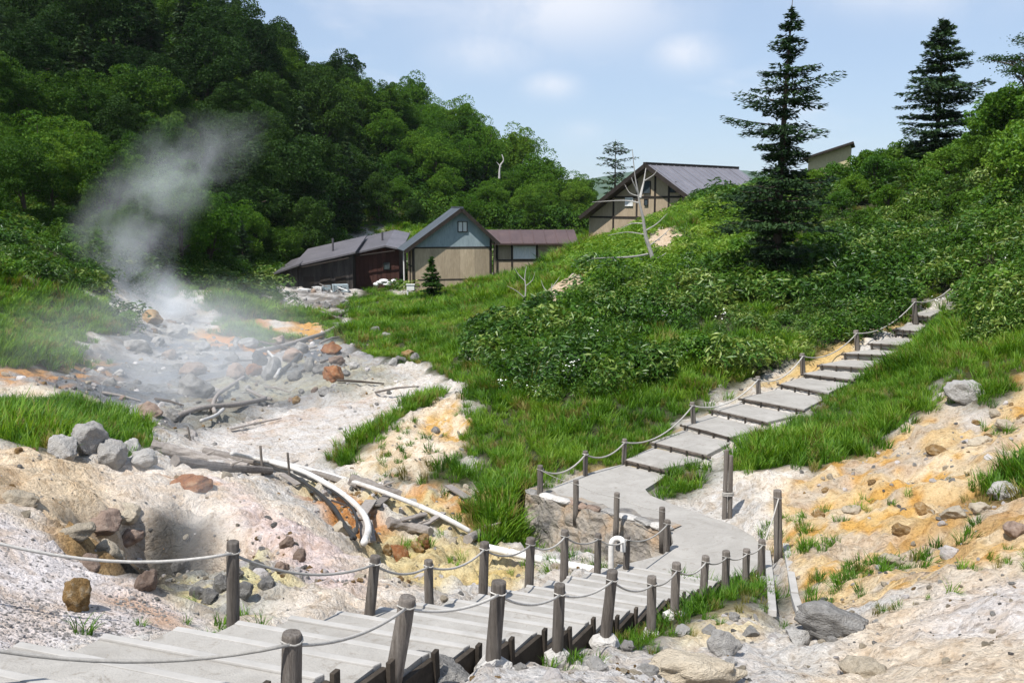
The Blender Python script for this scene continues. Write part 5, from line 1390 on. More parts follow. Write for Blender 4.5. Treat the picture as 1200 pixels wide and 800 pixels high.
inview = (np.abs(MX) < (MY + 4) * 0.62 + 2.5) & (MY > 3)
def sample(maskarr, dens, seed, jitter=True):
    """random ground points; dens is an array or number per square metre"""
    rng = np.random.default_rng(seed)
    lam = CELL * np.where(maskarr > 0.06, maskarr ** 1.6, 0) * dens * inview
    k = rng.poisson(lam)
    j, i = np.nonzero(k); rep = k[j, i]
    j, i = np.repeat(j, rep), np.repeat(i, rep)
    gx, gy = np.gradient(GX)[i], np.gradient(GY)[j]
    x, y = GX[i] + (rng.uniform(-.5, .5, len(i))) * gx, GY[j] + (rng.uniform(-.5, .5, len(i))) * gy
    return x, y, grid_at(HZ, x, y)
built = np.zeros((NY, NX))           # nothing grows on the stairs, landing, slabs
for k in range(1, len(NL)):
    built = np.maximum(built, mask(np.array([[p.x, p.y] for p in (NL[k - 1], NR[k - 1], NR[k], NL[k])]), 0.05, 0.0))
built = np.maximum(built, mask(np.array([[p.x, p.y] for p in LAND]), 0.12, 0.0))
for (a0, b0, z0), (a1, b1, z1) in zip(SLAB[:-1], SLAB[1:]):
    built = np.maximum(built, mask(np.array([[p.x, p.y] for p in (a0, b0, b1, a1)]), 0.12, 0.0))
for o_, (x0, x1, y0, y1) in ((hs, (-0.3, 7, -0.3, 4.2)), (an, (0, 12, -3.5, 4)), (s1, (-.3, 4.3, -.5, 6)), (s2, (-.3, 5, -.5, 6)), (s3, (-.3, 2, -.5, 6)), (uh, (-9, 9, -0.8, 16)), (cb, (0, 5, -.2, 5))):
    cz, sz = math.cos(o_.rotation_euler.z), math.sin(o_.rotation_euler.z)
    built = np.maximum(built, mask(np.array([[o_.location.x + x * cz - y * sz, o_.location.y + x * sz + y * cz] for x, y in ((x0, y0), (x1, y0), (x1, y1), (x0, y1))]), 0.2, 0.0))
free = 1 - np.clip(built, 0, 1)
patch = fbm(MX, MY, 2.6, 3, 301); patch2 = fbm(MX, MY, 7.0, 3, 311)
# any remaining ground on the slopes beyond the path is overgrown too
rest = np.clip(sstep(40, 46, MY) * ((MX > 1.5) | (MY > 64)) * (1 - VM['bare']), 0, 1)
rest = np.maximum(rest, sstep(2.5, 4, MX - 8) * sstep(30, 34, MY))
free2 = free.copy()                  # tall growth keeps clear of the slab path
for (a0, b0, z0), (a1, b1, z1) in zip(SLAB[:-1], SLAB[1:]):
    fw = ((b0 - a0).normalized() * 0.9)
    free2 = free2 * (1 - mask(np.array([[p.x, p.y] for p in (a0 - fw * 0.7, b0 + fw * 1.3 + Vector((0, -0.8, 0)), b1 + fw * 1.3 + Vector((0, -0.8, 0)), a1 - fw * 0.7)]), 0.2, 0.0))
rest *= 1 - np.clip(mask(VALLEY, 1.0) + mask([(330, 335), (415, 332), (470, 338), (420, 352), (415, 365), (395, 386), (370, 372), (335, 352)], 0.5, 0.3), 0, 1)
rest = np.clip(rest, 0, 1) * (1 - VM['sasa']) * (1 - VM['grass'])

lod = np.clip(MY / 34.0, 0.75, 3.2)
gmask = np.clip(VM['grass'] + rest * (patch2 < 0.5) + 0.8 * VM['sasa'] * (patch < 0.40), 0, 1) * free
gm_in = gmask.copy()                 # grass is shorter and thinner towards the rim of its patches
for _ in range(8):
    gm_in[1:-1, 1:-1] = np.minimum(gm_in[1:-1, 1:-1], (gm_in[:-2, 1:-1] + gm_in[2:, 1:-1] + gm_in[1:-1, :-2] + gm_in[1:-1, 2:]) / 4)
x, y, z = sample(gmask, 16.0 / lod ** 1.7 * np.clip(0.25 + 1.6 * patch, 0.2, 1.4), 401)
l_ = np.clip(y / 34.0, 0.75, 3.2)
hv = 0.5 + 0.85 * np.clip((fbm(x, y, 3.5, 3, 321) - 0.25) * 1.7, 0, 1) * grid_at(np.clip(gm_in, 0.15, 1), x, y)
low = np.where(y < 16, 0.5, 1.0)
grassC = hidden_collection('grass_clumps', [grass_clump(i, 36, 0.62, 0.26, 0.014 if i < 3 else 0.018, 0.75) for i in range(5)] + [grass_clump(9, 30, 0.62, 0.24, 0.012, 0.8, 'leaf_grass_dry')])
scatter_object('grass', np.stack([x, y, z - 0.03], 1), l_ ** 0.62 * hv * low * RNG.uniform(0.75, 1.2, len(x)), grassC, 'long green grass growing over the valley banks and path edges', 'grass', 0.16, 1, l_ ** -0.5)
print('grass', len(x))
# sparse tufts on the bare slopes and by the gully
tuft_px = [(935, 615, 10), (960, 640, 14), (985, 680, 16), (1010, 668, 14), (1040, 665, 12), (1060, 660, 10), (900, 628, 12), (920, 632, 10), (1012, 602, 8), (1048, 712, 8), (945, 700, 8), (955, 712, 8), (1185, 668, 10), (1200, 662, 10),
           (205, 738, 4), (245, 730, 4), (258, 729, 5), (420, 790, 8), (440, 795, 10), (660, 778, 8), (735, 755, 12), (770, 742, 12), (800, 715, 14), (820, 705, 14), (860, 690, 14), (885, 690, 12), (840, 700, 12), (745, 740, 12), (755, 728, 10),
           (500, 640, 6), (520, 655, 6), (430, 562, 8), (700, 660, 10), (760, 645, 10), (745, 655, 8), (690, 650, 10), (640, 665, 10), (1130, 625, 4), (1180, 505, 8), (1190, 560, 14), (1170, 570, 12), (470, 540, 8), (500, 520, 8), (455, 520, 8), (480, 500, 8), (520, 540, 10)]
tp, ts = [], []
for px, py, n_ in tuft_px:
    h_ = on_ground(px, py)
    for _ in range(n_):
        s_ = 0.30 * max(1, h_.y / 16); xx, yy = h_.x + random.gauss(0, s_), h_.y + random.gauss(0, s_ * 1.3)
        if grid_at(built, np.array([xx]), np.array([yy]))[0] > 0.3: continue
        tp.append((xx, yy, gz(xx, yy) - 0.02)); ts.append(random.uniform(0.2, 0.5) * (0.62 if h_.y < 14 else 0.9))
scatter_object('grass_tufts', np.array(tp), np.array(ts), grassC, 'small grass tufts dotted over the bare rock and gully sides', 'grass', 0.2, 2)
# dwarf bamboo and leafy undergrowth
brightm = mask([(640, 330), (690, 292), (760, 262), (830, 240), (885, 245), (875, 300), (790, 330), (700, 345)], 1.0) * free2
smask = np.clip(VM['sasa'] + rest * (patch2 >= 0.5), 0, 1) * free2 * (1 - 0.8 * brightm)
x, y, z = sample(smask, 7.5 / lod ** 1.8 * np.clip((patch - 0.30) * 6, 0.12, 1), 402)
l_ = np.clip(y / 34.0, 0.75, 3.2)
hv = 0.6 + 1.1 * np.clip((fbm(x, y, 4.0, 3, 331) - 0.25) * 1.6, 0, 1)
sasaC = hidden_collection('sasa_clumps', [sasa_clump(i, 105, 0.45, 0.85, 0.19, 0.056) for i in range(4)] + [sasa_clump(7, 95, 0.45, 0.8, 0.14, 0.075, 'leaf_bush'), sasa_clump(8, 85, 0.42, 1.0, 0.17, 0.06, 'leaf_tree')])
scatter_object('dwarf_bamboo', np.stack([x, y, z - 0.05], 1), l_ ** 0.72 * hv * RNG.uniform(0.8, 1.2, len(x)), sasaC, 'dense dwarf bamboo and broad leaved undergrowth covering the right slope', 'undergrowth', 0.2, 3, l_ ** -0.55)
print('sasa', len(x))
x, y, z = sample(brightm * (1 - VM['bare']), 7.0 / lod ** 1.8, 412)
l_ = np.clip(y / 34.0, 0.75, 3.2)
leaf_mat('leaf_bright', (0.05, 0.13, 0.006), (0.13, 0.26, 0.018), (0.28, 0.38, 0.06), 0.35, 0.45, 0.3)
scatter_object('bright_undergrowth', np.stack([x, y, z - 0.05], 1), l_ ** 0.7 * RNG.uniform(0.6, 1.15, len(x)), hidden_collection('bright_clumps', [sasa_clump(40 + i, 100, 0.45, 0.7, 0.17, 0.06, 'leaf_bright') for i in range(3)]), 'bright yellow-green knotweed patch below the upper house', 'undergrowth', 0.2, 13, l_ ** -0.55)
# tall dry stems standing out of the bamboo
x, y, z = sample(smask, 0.25 / lod * (patch > 0.58) * (MY < 52), 413)
scatter_object('dry_stems', np.stack([x, y, z], 1), RNG.uniform(0.8, 1.3, len(x)), hidden_collection('dry_clumps', [grass_clump(60 + i, 9, 0.95, 0.2, 0.008, 0.5, 'leaf_grass_dry') for i in range(2)]), 'straw coloured dry stems standing among the dwarf bamboo', 'undergrowth', 0.15, 14)
x, y, z = sample(np.clip(smask, 0, 1) * (brightm < 0.05) * ~((MY > 66) & (MX < 22)), (0.05 + 0.5 * (patch2 > 0.50)) * (patch > 0.42) / np.clip(lod, 1, 2), 403)
bushC = hidden_collection('bush_clumps', [bush_clump(i) for i in range(3)] + [bush_clump(11, mat='leaf_tree'), bush_clump(12, mat='leaf_tree_light', L=0.15, Wd=0.10), bush_clump(13, mat='leaf_sasa', L=0.16, Wd=0.05)])
scatter_object('low_bushes', np.stack([x, y, z - 0.1], 1), np.clip(y / 48, 0.75, 1.7) * RNG.lognormal(-0.12, 0.32, len(x)), bushC, 'low rounded leafy bushes swelling out of the undergrowth', 'undergrowth', 0.15, 4)
# forest floor
x, y, z = sample(np.clip(VM['forest'], 0, 1) * free * (MY < 165), 0.42 / np.clip(MY / 70, 0.7, 2.2) ** 1.6, 404)
scatter_object('forest_undergrowth', np.stack([x, y, z - 0.2], 1), np.clip(y / 55, 0.9, 2.6) * RNG.uniform(0.8, 1.5, len(x)), hidden_collection('forest_bushes', [bush_clump(20 + i, mat='leaf_tree') for i in range(3)]), 'green undergrowth between the trees of the forested hill', 'undergrowth', 0.2, 5)
print('forest floor', len(x))
# white flowers
fl = [(690, 440, 16), (668, 462, 14), (682, 425, 6), (700, 430, 8), (640, 395, 5), (720, 380, 6), (745, 420, 4), (600, 430, 4), (1135, 360, 10), (1150, 350, 8), (1115, 375, 6), (1170, 330, 8), (1020, 345, 4), (790, 400, 4), (860, 395, 4), (930, 360, 4), (620, 480, 5), (575, 470, 3)]
fp = []
for px, py, n_ in fl:
    h_ = on_ground(px, py)
    for _ in range((n_ + 2) // 4):
        xx, yy = h_.x + random.gauss(0, 0.5), h_.y + random.gauss(0, 0.9); fp.append((xx, yy, gz(xx, yy)))
scatter_object('white_flowers', np.array(fp), RNG.uniform(0.8, 1.25, len(fp)), hidden_collection('flower_clumps', [flower_clump(i) for i in range(3)]), 'small white flower heads among the dwarf bamboo', 'flowers', 0.15, 6)
# stones
chipC = hidden_collection('stone_chips', [stone_chip(s_, m_) for s_, m_ in ((0, 'stone_white'), (1, 'stone_cream'), (2, 'stone_cream'), (6, 'stone_pink'), (3, 'stone_ochre'), (4, 'stone_white'), (5, 'stone_grey'), (7, 'stone_pink'))])
stm = np.clip(1 - vegm, 0, 1) * free * (MY < 75)
rub = np.clip(rubble + mask([(480, 800), (600, 780), (720, 745), (860, 715), (930, 720), (930, 800)], 0.3) + 0.35 * mask(VALLEY, 0.5) + 0.12 * mask(SLOPE, 0.3) + 0.2, 0, 1.2)
stm = stm * (1 - flat)
x, y, z = sample(stm, rub * 42.0 / np.clip(MY / 10, 0.8, 8) ** 1.7 * (0.15 + 1.6 * (fbm(MX, MY, 1.7, 3, 345) > 0.52)), 405)
ss = np.clip(y / 12, 0.6, 5) ** 0.8 * 0.022 * RNG.lognormal(0, 0.6, len(x))
scatter_object('rubble', np.stack([x, y, z + ss * 0.15], 1), ss, chipC, 'loose stones and rubble strewn over the bare volcanic ground', 'stones', 0.5, 7, RNG.uniform(0.5, 0.95, len(x)))
print('stones', len(x))
x, y, z = sample(np.clip(mask(VALLEY, 0.6) + 0.8 * mask([(325, 345), (345, 335), (415, 330), (425, 345), (415, 365), (395, 385), (360, 372), (335, 355)], 0.6), 0, 1) * (1 - vegm), 1.5 * (fbm(MX, MY, 3.0, 3, 349) > 0.46), 407)
ss = np.clip(y / 40, 0.7, 1.8) * 0.095 * RNG.lognormal(0, 0.5, len(x))
scatter_object('stream_rubble', np.stack([x, y, z + ss * 0.1], 1), ss, hidden_collection('stream_chips', [stone_chip(s_, m_) for s_, m_ in ((0, 'stone_grey'), (3, 'stone_grey'), (4, 'stone_brown'), (5, 'stone_white'), (8, 'stone_grey'))]), 'grey broken stones choking the stream bed up to the sheds', 'stones', 0.5, 17, RNG.uniform(0.45, 0.9, len(x)))
print('stream stones', len(x))
# gravel on the near slope
gv = mask([(-200, 595), (0, 610), (120, 672), (232, 728), (190, 745), (0, 760), (-200, 740)], 0.1, 0.15) * free
x, y, z = sample(gv, 600.0 * (0.3 + 1.4 * (fbm(MX, MY, 0.5, 2, 347) > 0.5)), 406)
gravC = hidden_collection('gravel_chips', [stone_chip(s_, m_) for s_, m_ in ((6, 'stone_pink'), (7, 'stone_pink'), (8, 'stone_pink'), (5, 'stone_white'))])
ss = 0.0085 * RNG.lognormal(0, 0.45, len(x))
scatter_object('gravel', np.stack([x, y, z], 1), ss, gravC, 'pinkish white gravel covering the slope left of the stairs', 'gravel', 0.6, 8, RNG.uniform(0.5, 0.9, len(x)))
print('gravel', len(x))
# ------------------------------------------------------------------ trees
def broadleaf(seed, R_=3.0, H=8.0, nb=46, per=95, L=0.34, mat='leaf_tree', trunk_h=0.35):
    rng = np.random.default_rng(seed)
    cz, rz_ = H * 0.62, H * 0.40
    d = unit(rng, nb, 0.28); d[:, 2] = np.maximum(d[:, 2], -0.55)
    cen = d * np.array([R_ * 0.72, R_ * 0.72, rz_ * 0.78]) * rng.uniform(0.5, 1.32, nb)[:, None] + np.array([0, 0, cz])
    br = R_ * rng.uniform(0.12, 0.46, nb)
    n = nb * per; w_ = np.repeat(np.arange(nb), per)
    e = unit(rng, n, 0.30)
    C = cen[w_] + e * br[w_][:, None] * np.array([1, 1, 0.75]) * (rng.uniform(0.55, 1.08, n) ** 0.5)[:, None]
    N = e * 0.55 + unit(rng, n) * 0.9 + np.array([0, 0, 0.3]); T = unit(rng, n, -0.25)
    V, Fq = leaf_cards(C, N, T, L * rng.uniform(0.65, 1.35, n), L * 0.62 * rng.uniform(0.7, 1.3, n), 0.15)
    crown = mesh_of('crown', V, Fq, mat)
    t = MB()
    rr = random.Random(seed)
    t.tube([(0, 0, -1.5), (0.05, 0, H * 0.15), (0.12, 0.05, H * 0.38), (0.1, 0.12, H * 0.7)], [0.24, 0.19, 0.14, 0.05], 7)
    for i in range(6):
        j = rr.randrange(nb); c_ = Vector(cen[j]); z0 = H * rr.uniform(0.22, 0.5); s_ = Vector((0.08, 0.03, z0))
        t.tube([s_, s_.lerp(c_, 0.5) + Vector((0, 0, 0.15)), c_], [0.09, 0.06, 0.02], 5)
    tm = t.mesh('trunk', True); tm.materials.append(MATS['bark'])
    return tm, crown
def conifer(seed, H=12.0, Rb=2.3, gap=0.36, nbr=5, profile=None, L=0.20, mat='needle', lean=0.0, dens=1.0, h0=0.10, irregular=0.35, droop=0.16, hang=0.05, tiered=False):
    rng = np.random.default_rng(seed); rr = random.Random(seed)
    t = MB(); t.tube([(0, 0, -1.0), (0.02, 0, H * 0.3), (lean * 0.5, 0, H * 0.7), (lean, 0, H)], [H * 0.018, H * 0.014, H * 0.007, 0.012], 8)
    Cs, Ns, Ts, Ls, Ws = [], [], [], [], []
    z = H * h0
    while z < H * 0.985:
        f = z / H
        base = Rb * (profile(f) if profile else (1 - f) ** 0.8)
        wh = rr.uniform(1 - irregular, 1 + irregular * 0.7)
        off = rr.uniform(0, 6.28)
        for b in range(nbr):
            if rr.random() < 0.13: continue
            az = off + b * 6.283 / nbr + rr.uniform(-0.35, 0.35)
            ln = max(0.12, base * wh * rr.uniform(0.65, 1.2))
            zc = z + rr.uniform(-0.12, 0.12) * gap / 0.36
            dx, dy = math.cos(az), math.sin(az)
            up0 = rr.uniform(-0.12, 0.12) + 0.25 * f
            def bp(s_):
                return Vector((lean * f + dx * ln * s_, dy * ln * s_, zc + ln * (up0 * s_ - droop * 1.6 * s_ * s_ + droop * 1.3 * s_ ** 3)))
            t.tube([bp(0), bp(0.5), bp(0.97)], [0.012 + 0.012 * ln, 0.008 + 0.008 * ln, 0.004], 4, cap=False)
            npos = max(3, int(ln / 0.085 * dens))
            s = np.sort(0.05 + 0.95 * rng.uniform(0, 1, npos) ** 0.9)
            for q in s:
                p = bp(q); spread = 0.42 * ln * (0.35 + 0.75 * math.sin(min(1.0, q * 1.02) * math.pi * 0.86))
                m_ = 3 if dens >= 1 else 2
                for _ in range(m_):
                    sd = rr.uniform(-1, 1); o_ = spread * sd
                    Cs.append((p.x - dy * o_ + rr.gauss(0, .02), p.y + dx * o_ + rr.gauss(0, .02), p.z + rr.gauss(0, 0.03) - abs(rr.gauss(0, hang)) - 0.06 * abs(o_)))
                    Ts.append((dx * 0.8 - dy * sd * 1.2, dy * 0.8 + dx * sd * 1.2, rr.gauss(-0.05, 0.2)))
                    Ns.append((rr.gauss(0, 0.45), rr.gauss(0, 0.45), 1.0))
                    Ls.append(L * rr.uniform(0.7, 1.4)); Ws.append(L * 0.42 * rr.uniform(0.7, 1.3))
        z += gap * rr.uniform(0.7, 1.3) * ((0.6 if f < 0.33 else 0.72 if f < 0.5 else 1.0 if f < 0.8 else 0.75) if tiered else 1.0 if f < 0.8 else 0.75)
    V, Fq = leaf_cards(np.array(Cs), np.array(Ns), np.array(Ts), np.array(Ls), np.array(Ws), -0.3)
    tm = t.mesh('trunk', True); tm.materials.append(MATS['bark'])
    return tm, mesh_of('foliage', V, Fq, mat)
def plant_tree(name, meshes, loc, label, scale=1.0, rz=0.0, group=None, zs=1.0, crown='crown'):
    e = empty(name, loc, rz); e.scale = (scale, scale, scale * zs); tag(e, label, 'tree', group)
    link('trunk', meshes[0], None, e); link(crown, meshes[1], None, e)
    return e

# tall fir by the path
def prof(f):
    return np.interp(f, [0, 0.10, 0.28, 0.36, 0.48, 0.60, 0.70, 0.80, 0.9, 1.0], [0.86, 0.92, 0.86, 0.66, 0.78, 0.78, 0.66, 0.36, 0.20, 0.04])
fb = at(908, 352, 46); fb.z = gz(fb.x, fb.y)
Hf = at(917, -2, 46).z - fb.z
plant_tree('fir_tree', conifer(8, Hf, 2.45, 0.56, 8, prof, 0.25, lean=0.3, dens=1.9, h0=0.01, irregular=0.55, droop=0.24, hang=0.09, tiered=True), fb, 'tall dark fir with ragged tiers standing on the bushy slope', 1.0, crown='foliage')
f2 = at(1097, 178, 68); zt = at(1092, 20, 68).z; f2.z = gz(f2.x, f2.y)
plant_tree('fir_tree', conifer(12, zt - f2.z, 2.75, 0.5, 8, lambda f: np.interp(f, [0, .3, .5, .7, .88, 1], [1.0, 1.0, 0.95, 0.62, 0.36, 0.06]), 0.30, dens=2.0, h0=0.08, irregular=0.35, droop=0.1, hang=0.09), f2, 'bushy dark fir on the skyline of the right slope', 1.0, crown='foliage')
f3 = at(720, 262, 110); zt = at(718, 163, 110).z
f3.z = min(f3.z, gz(f3.x, f3.y))
plant_tree('pine_tree', conifer(21, zt - f3.z, 2.1, 0.75, 5, lambda f: np.interp(f, [0, .3, .55, .8, .95, 1], [.3, .5, 1.0, 0.85, 0.6, 0.3]), 0.42, dens=0.6, h0=0.35, irregular=0.5, droop=-0.05), f3, 'thin open pine rising behind the upper tan house', 1.0, crown='foliage')
f4 = on_ground(506, 338); f4 = Vector((at(506, 338, 76).x, 76, 0)); f4.z = gz(f4.x, f4.y)
plant_tree('fir_tree', conifer(31, at(506, 300, 76).z - f4.z, 1.15, 0.24, 8, None, 0.24, mat='leaf_tree', dens=2.2, h0=0.02), f4, 'little young fir growing before the gabled house wall', 1.0, crown='foliage')
# spreading pine limb top right
f5 = at(1205, 120, 58); f5.z = gz(f5.x, f5.y)
def umbrella(seed, H, Rr):
    rng = np.random.default_rng(seed); rr = random.Random(seed)
    t = MB(); t.tube([(0, 0, -1), (0.1, 0, H * 0.5), (-0.2, 0.1, H)], [0.22, 0.17, 0.08], 8)
    C, N, T, L, W_ = [], [], [], [], []
    for i in range(22):
        a = rr.uniform(0, 6.28); r = Rr * rr.uniform(0.3, 1.0); zc = H * rr.uniform(0.62, 1.06)
        c_ = Vector((math.cos(a) * r, math.sin(a) * r, zc)); s_ = Vector((0, 0, zc - 0.35 * r - 0.3))
        t.tube([s_, s_.lerp(c_, 0.55) + Vector((0, 0, 0.12)), c_ - Vector((0, 0, 0.08))], [0.07, 0.045, 0.02], 5)
        for _ in range(150):
            u_ = rng.normal(0, 1, 3) * np.array([0.36, 0.36, 0.11]); C.append(tuple(np.array(c_) + u_)); N.append((rr.gauss(0, .5), rr.gauss(0, .5), 1)); T.append(tuple(rng.normal(0, 1, 3))); L.append(rr.uniform(.13, .24)); W_.append(rr.uniform(.06, .1))
    V, Fq = leaf_cards(np.array(C), np.array(N), np.array(T), np.array(L), np.array(W_), 0.1)
    tm = t.mesh('trunk', True); tm.materials.append(MATS['bark'])
    return tm, mesh_of('foliage', V, Fq, 'leaf_tree_dark')
plant_tree('pine_tree', umbrella(3, at(1195, 28, 58).z - f5.z, 2.6), f5, 'flat topped pine with open limbs at the top of the right slope', 1.0, crown='foliage')

# bushes and small trees on the right slope
kinds_small = [broadleaf(100 + i, 1.7, 3.6, 34, 120, 0.20, m) for i, m in enumerate(('leaf_bush', 'leaf_tree_light', 'leaf_bush', 'leaf_tree'))]
RB = [(1000, 205, 64, 1.0, 1), (1030, 190, 66, 1.15, 0), (1060, 190, 66, 1.1, 2), (1130, 170, 64, 1.15, 1), (1160, 160, 62, 1.25, 0), (1190, 140, 60, 1.4, 1), (1195, 190, 52, 1.2, 2), (1150, 210, 56, 1.1, 3), (1090, 215, 60, 1.0, 2), (1040, 235, 60, 0.9, 1), (985, 230, 62, 0.85, 0),
      (1110, 195, 62, 1.1, 0), (1215, 240, 46, 1.1, 0), (1180, 245, 50, 0.9, 1), (1120, 250, 53, 0.8, 3), (1235, 160, 54, 1.6, 2), (955, 245, 60, 0.75, 2), (1010, 265, 56, 0.7, 3), (1250, 110, 60, 1.7, 0), (1290, 200, 46, 1.5, 1), (1180, 120, 68, 1.3, 2), (952, 214, 72, 1.0, 1), (978, 212, 72, 1.05, 0), (930, 218, 74, 0.95, 2), (1015, 190, 70, 1.3, 1), (1040, 180, 71, 1.4, 0), (1065, 178, 70, 1.3, 2)]
small_lab = ['mid green leafy shrub tree on the right slope', 'bright green leafy shrub tree on the right slope', 'round full shrub tree on the right slope', 'darker green shrub tree on the right slope']
for px, py, Y, s_, kd in RB:
    p = at(px, py, Y); p.z = gz(p.x, p.y) - 0.3
    plant_tree('shrub_tree', kinds_small[kd], p, small_lab[kd], s_ * (0.62 if px < 1145 else 0.85) * random.uniform(0.9, 1.1), random.uniform(0, 6.28), ('mid green', 'bright', 'round', 'dark')[kd] + ' shrub trees on the right slope')

# the forested hill
kinds = [('broadleaf_tree', broadleaf(200, 3.0, 8.5, 62, 240, 0.215, 'leaf_tree_dark'), 'dark crowned broadleaf tree in the forest on the valley hillside', 'dark forest trees'),
         ('broadleaf_tree', broadleaf(201, 3.3, 8.0, 62, 240, 0.215, 'leaf_tree'), 'green round crowned broadleaf tree in the forest on the valley hillside', 'green forest trees'),
         ('broadleaf_tree', broadleaf(202, 2.8, 7.5, 56, 240, 0.205, 'leaf_tree_light'), 'light green broadleaf tree in the forest on the valley hillside', 'light green forest trees'),
         ('broadleaf_tree', broadleaf(203, 2.6, 9.0, 56, 240, 0.215, 'leaf_tree'), 'tall oval broadleaf tree in the forest on the valley hillside', 'tall oval forest trees'),
         ('fir_tree', conifer(204, 10.0, 2.6, 0.55, 6, None, 0.46, dens=1.0, h0=0.06, hang=0.14), 'dark pointed fir standing in the forest on the valley hillside', 'forest firs')]
rngt = np.random.default_rng(77)
cand = sample(np.clip(VM['forest'], 0, 1) * free * (MY < 172) * (MY > 50), 0.2, 500)
order = rngt.permutation(len(cand[0]))
kept = []
for i in order:
    X, Y, Z = cand[0][i], cand[1][i], cand[2][i]
    if abs(X) > Y * 0.62 + 6: continue
    sp = 2.7 if Y < 70 else 3.3 if Y < 110 else 3.8
    if X > 11: continue
    if any((X - a) ** 2 + (Y - b) ** 2 < sp * sp for a, b, _ in kept): continue
    kept.append((X, Y, Z))
    if len(kept) >= 400: break
nt_ = 0
hutxy = (hu.location.x, hu.location.y)
for X, Y, Z in kept:
    u_ = X / Y * F_PX + 600
    # sight line past the houses stays open
    if Y < 92 and u_ > 318: continue
    if X > 11: continue
    if abs(u_ - 476) < 22 and Y < 104: continue
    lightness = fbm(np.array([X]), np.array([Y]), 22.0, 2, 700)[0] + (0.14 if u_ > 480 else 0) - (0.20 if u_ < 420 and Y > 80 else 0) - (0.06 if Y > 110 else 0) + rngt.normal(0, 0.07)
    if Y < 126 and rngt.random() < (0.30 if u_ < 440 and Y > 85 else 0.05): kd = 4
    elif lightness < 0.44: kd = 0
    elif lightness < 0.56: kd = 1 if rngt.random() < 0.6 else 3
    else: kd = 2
    s_ = rngt.uniform(0.6, 1.3) * (0.62 if Y < 66 else 0.8 if Y < 85 else 1.0)
    if u_ > 430 and Y < 125: s_ *= 0.62
    if u_ > 640: s_ *= 0.85
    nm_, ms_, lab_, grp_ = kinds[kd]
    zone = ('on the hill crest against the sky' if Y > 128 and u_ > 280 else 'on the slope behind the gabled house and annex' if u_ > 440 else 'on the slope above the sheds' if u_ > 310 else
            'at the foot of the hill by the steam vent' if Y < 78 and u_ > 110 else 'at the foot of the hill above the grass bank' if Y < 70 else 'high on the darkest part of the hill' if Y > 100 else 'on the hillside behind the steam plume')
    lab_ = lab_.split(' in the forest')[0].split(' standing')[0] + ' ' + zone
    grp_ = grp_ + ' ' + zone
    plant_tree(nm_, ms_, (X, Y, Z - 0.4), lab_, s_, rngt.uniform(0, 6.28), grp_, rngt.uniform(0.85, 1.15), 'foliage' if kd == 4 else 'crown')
    nt_ += 1
print('forest trees', nt_)

# dead trees
def dead_tree(label, trunk_px, Y, r0, r1, limbs, name='dead_tree'):
    T = [at(px, py, Y + dy) for px, py, dy in trunk_px]
    T[0] = T[0] - Vector((0, 0, 0.4))
    root = empty(name, T[0]); tag(root, label, 'tree')
    n_ = len(T)
    P = densify(T, 4)
    under(MB().tube(P, [r0 + (r1 - r0) * (i / (len(P) - 1)) ** 0.8 for i in range(len(P))], 9, wob=0.1).build('trunk', MATS['bark_dead'], None), root)
    for lb in limbs:
        Q = densify([at(px, py, Y + dy) for px, py, dy in lb[0]], 4)
        under(MB().tube(Q, [lb[1] * (1 - 0.8 * i / (len(Q) - 1)) for i in range(len(Q))], 6, wob=0.1).build('branch', MATS['bark_dead'], None), root)
dead_tree('bleached dead tree with bare crooked branches before the upper house', [(771, 322, 0), (764, 300, 0), (757, 278, 0), (754, 258, 0), (750, 240, 0), (747, 222, 0), (744, 205, 0), (741, 175, 0)], 54, 0.145, 0.015,
          [([(759, 298, 0), (740, 301, -.5), (715, 302, -.8), (693, 303, -1)], 0.075), ([(750, 238, 0), (730, 235, .3), (694, 237, .5)], 0.05), ([(750, 232, 0), (754, 215, .2), (757, 197, .3)], 0.08), ([(748, 228, 0), (742, 214, -.2), (740, 208, -.2)], 0.05),
           ([(757, 270, 0), (770, 262, -.4), (782, 250, -.6)], 0.045), ([(755, 262, 0), (740, 262, .4), (727, 268, .5)], 0.04), ([(761, 288, 0), (778, 275, .3), (786, 266, .4)], 0.04), ([(764, 305, 0), (775, 300, 0), (781, 296, 0)], 0.04), ([(755, 212, 0), (766, 205, 0), (772, 196, 0)], 0.035), ([(748, 230, 0), (738, 226, 0), (732, 216, .2)], 0.035), ([(756, 275, 0), (735, 272, .2), (712, 276, .3)], 0.035)])
dead_tree('small grey dead sapling on the grass below the houses', [(614, 352, 0), (616, 340, 0), (615, 325, 0), (617, 312, 0)], 52, 0.05, 0.012, [([(614, 348, 0), (604, 340, 0), (594, 335, 0)], 0.035), ([(616, 330, 0), (608, 322, 0), (603, 314, 0)], 0.025), ([(616, 335, 0), (624, 328, 0), (627, 318, 0)], 0.025)], 'dead_sapling')
dead_tree('forked dead sapling beside the small bare scar', [(648, 352, 0), (646, 342, 0), (647, 332, 0)], 50, 0.045, 0.015, [([(647, 345, 0), (638, 338, 0), (634, 328, 0)], 0.03), ([(646, 338, 0), (652, 330, 0), (656, 324, 0)], 0.025)], 'dead_sapling')
dead_tree('white forked snag among the green forest trees', [(585, 205, 0), (586, 195, 0), (590, 188, 0), (588, 181, 0)], 112, 0.12, 0.05, [([(587, 196, 0), (582, 190, 0)], 0.08)], 'dead_tree')
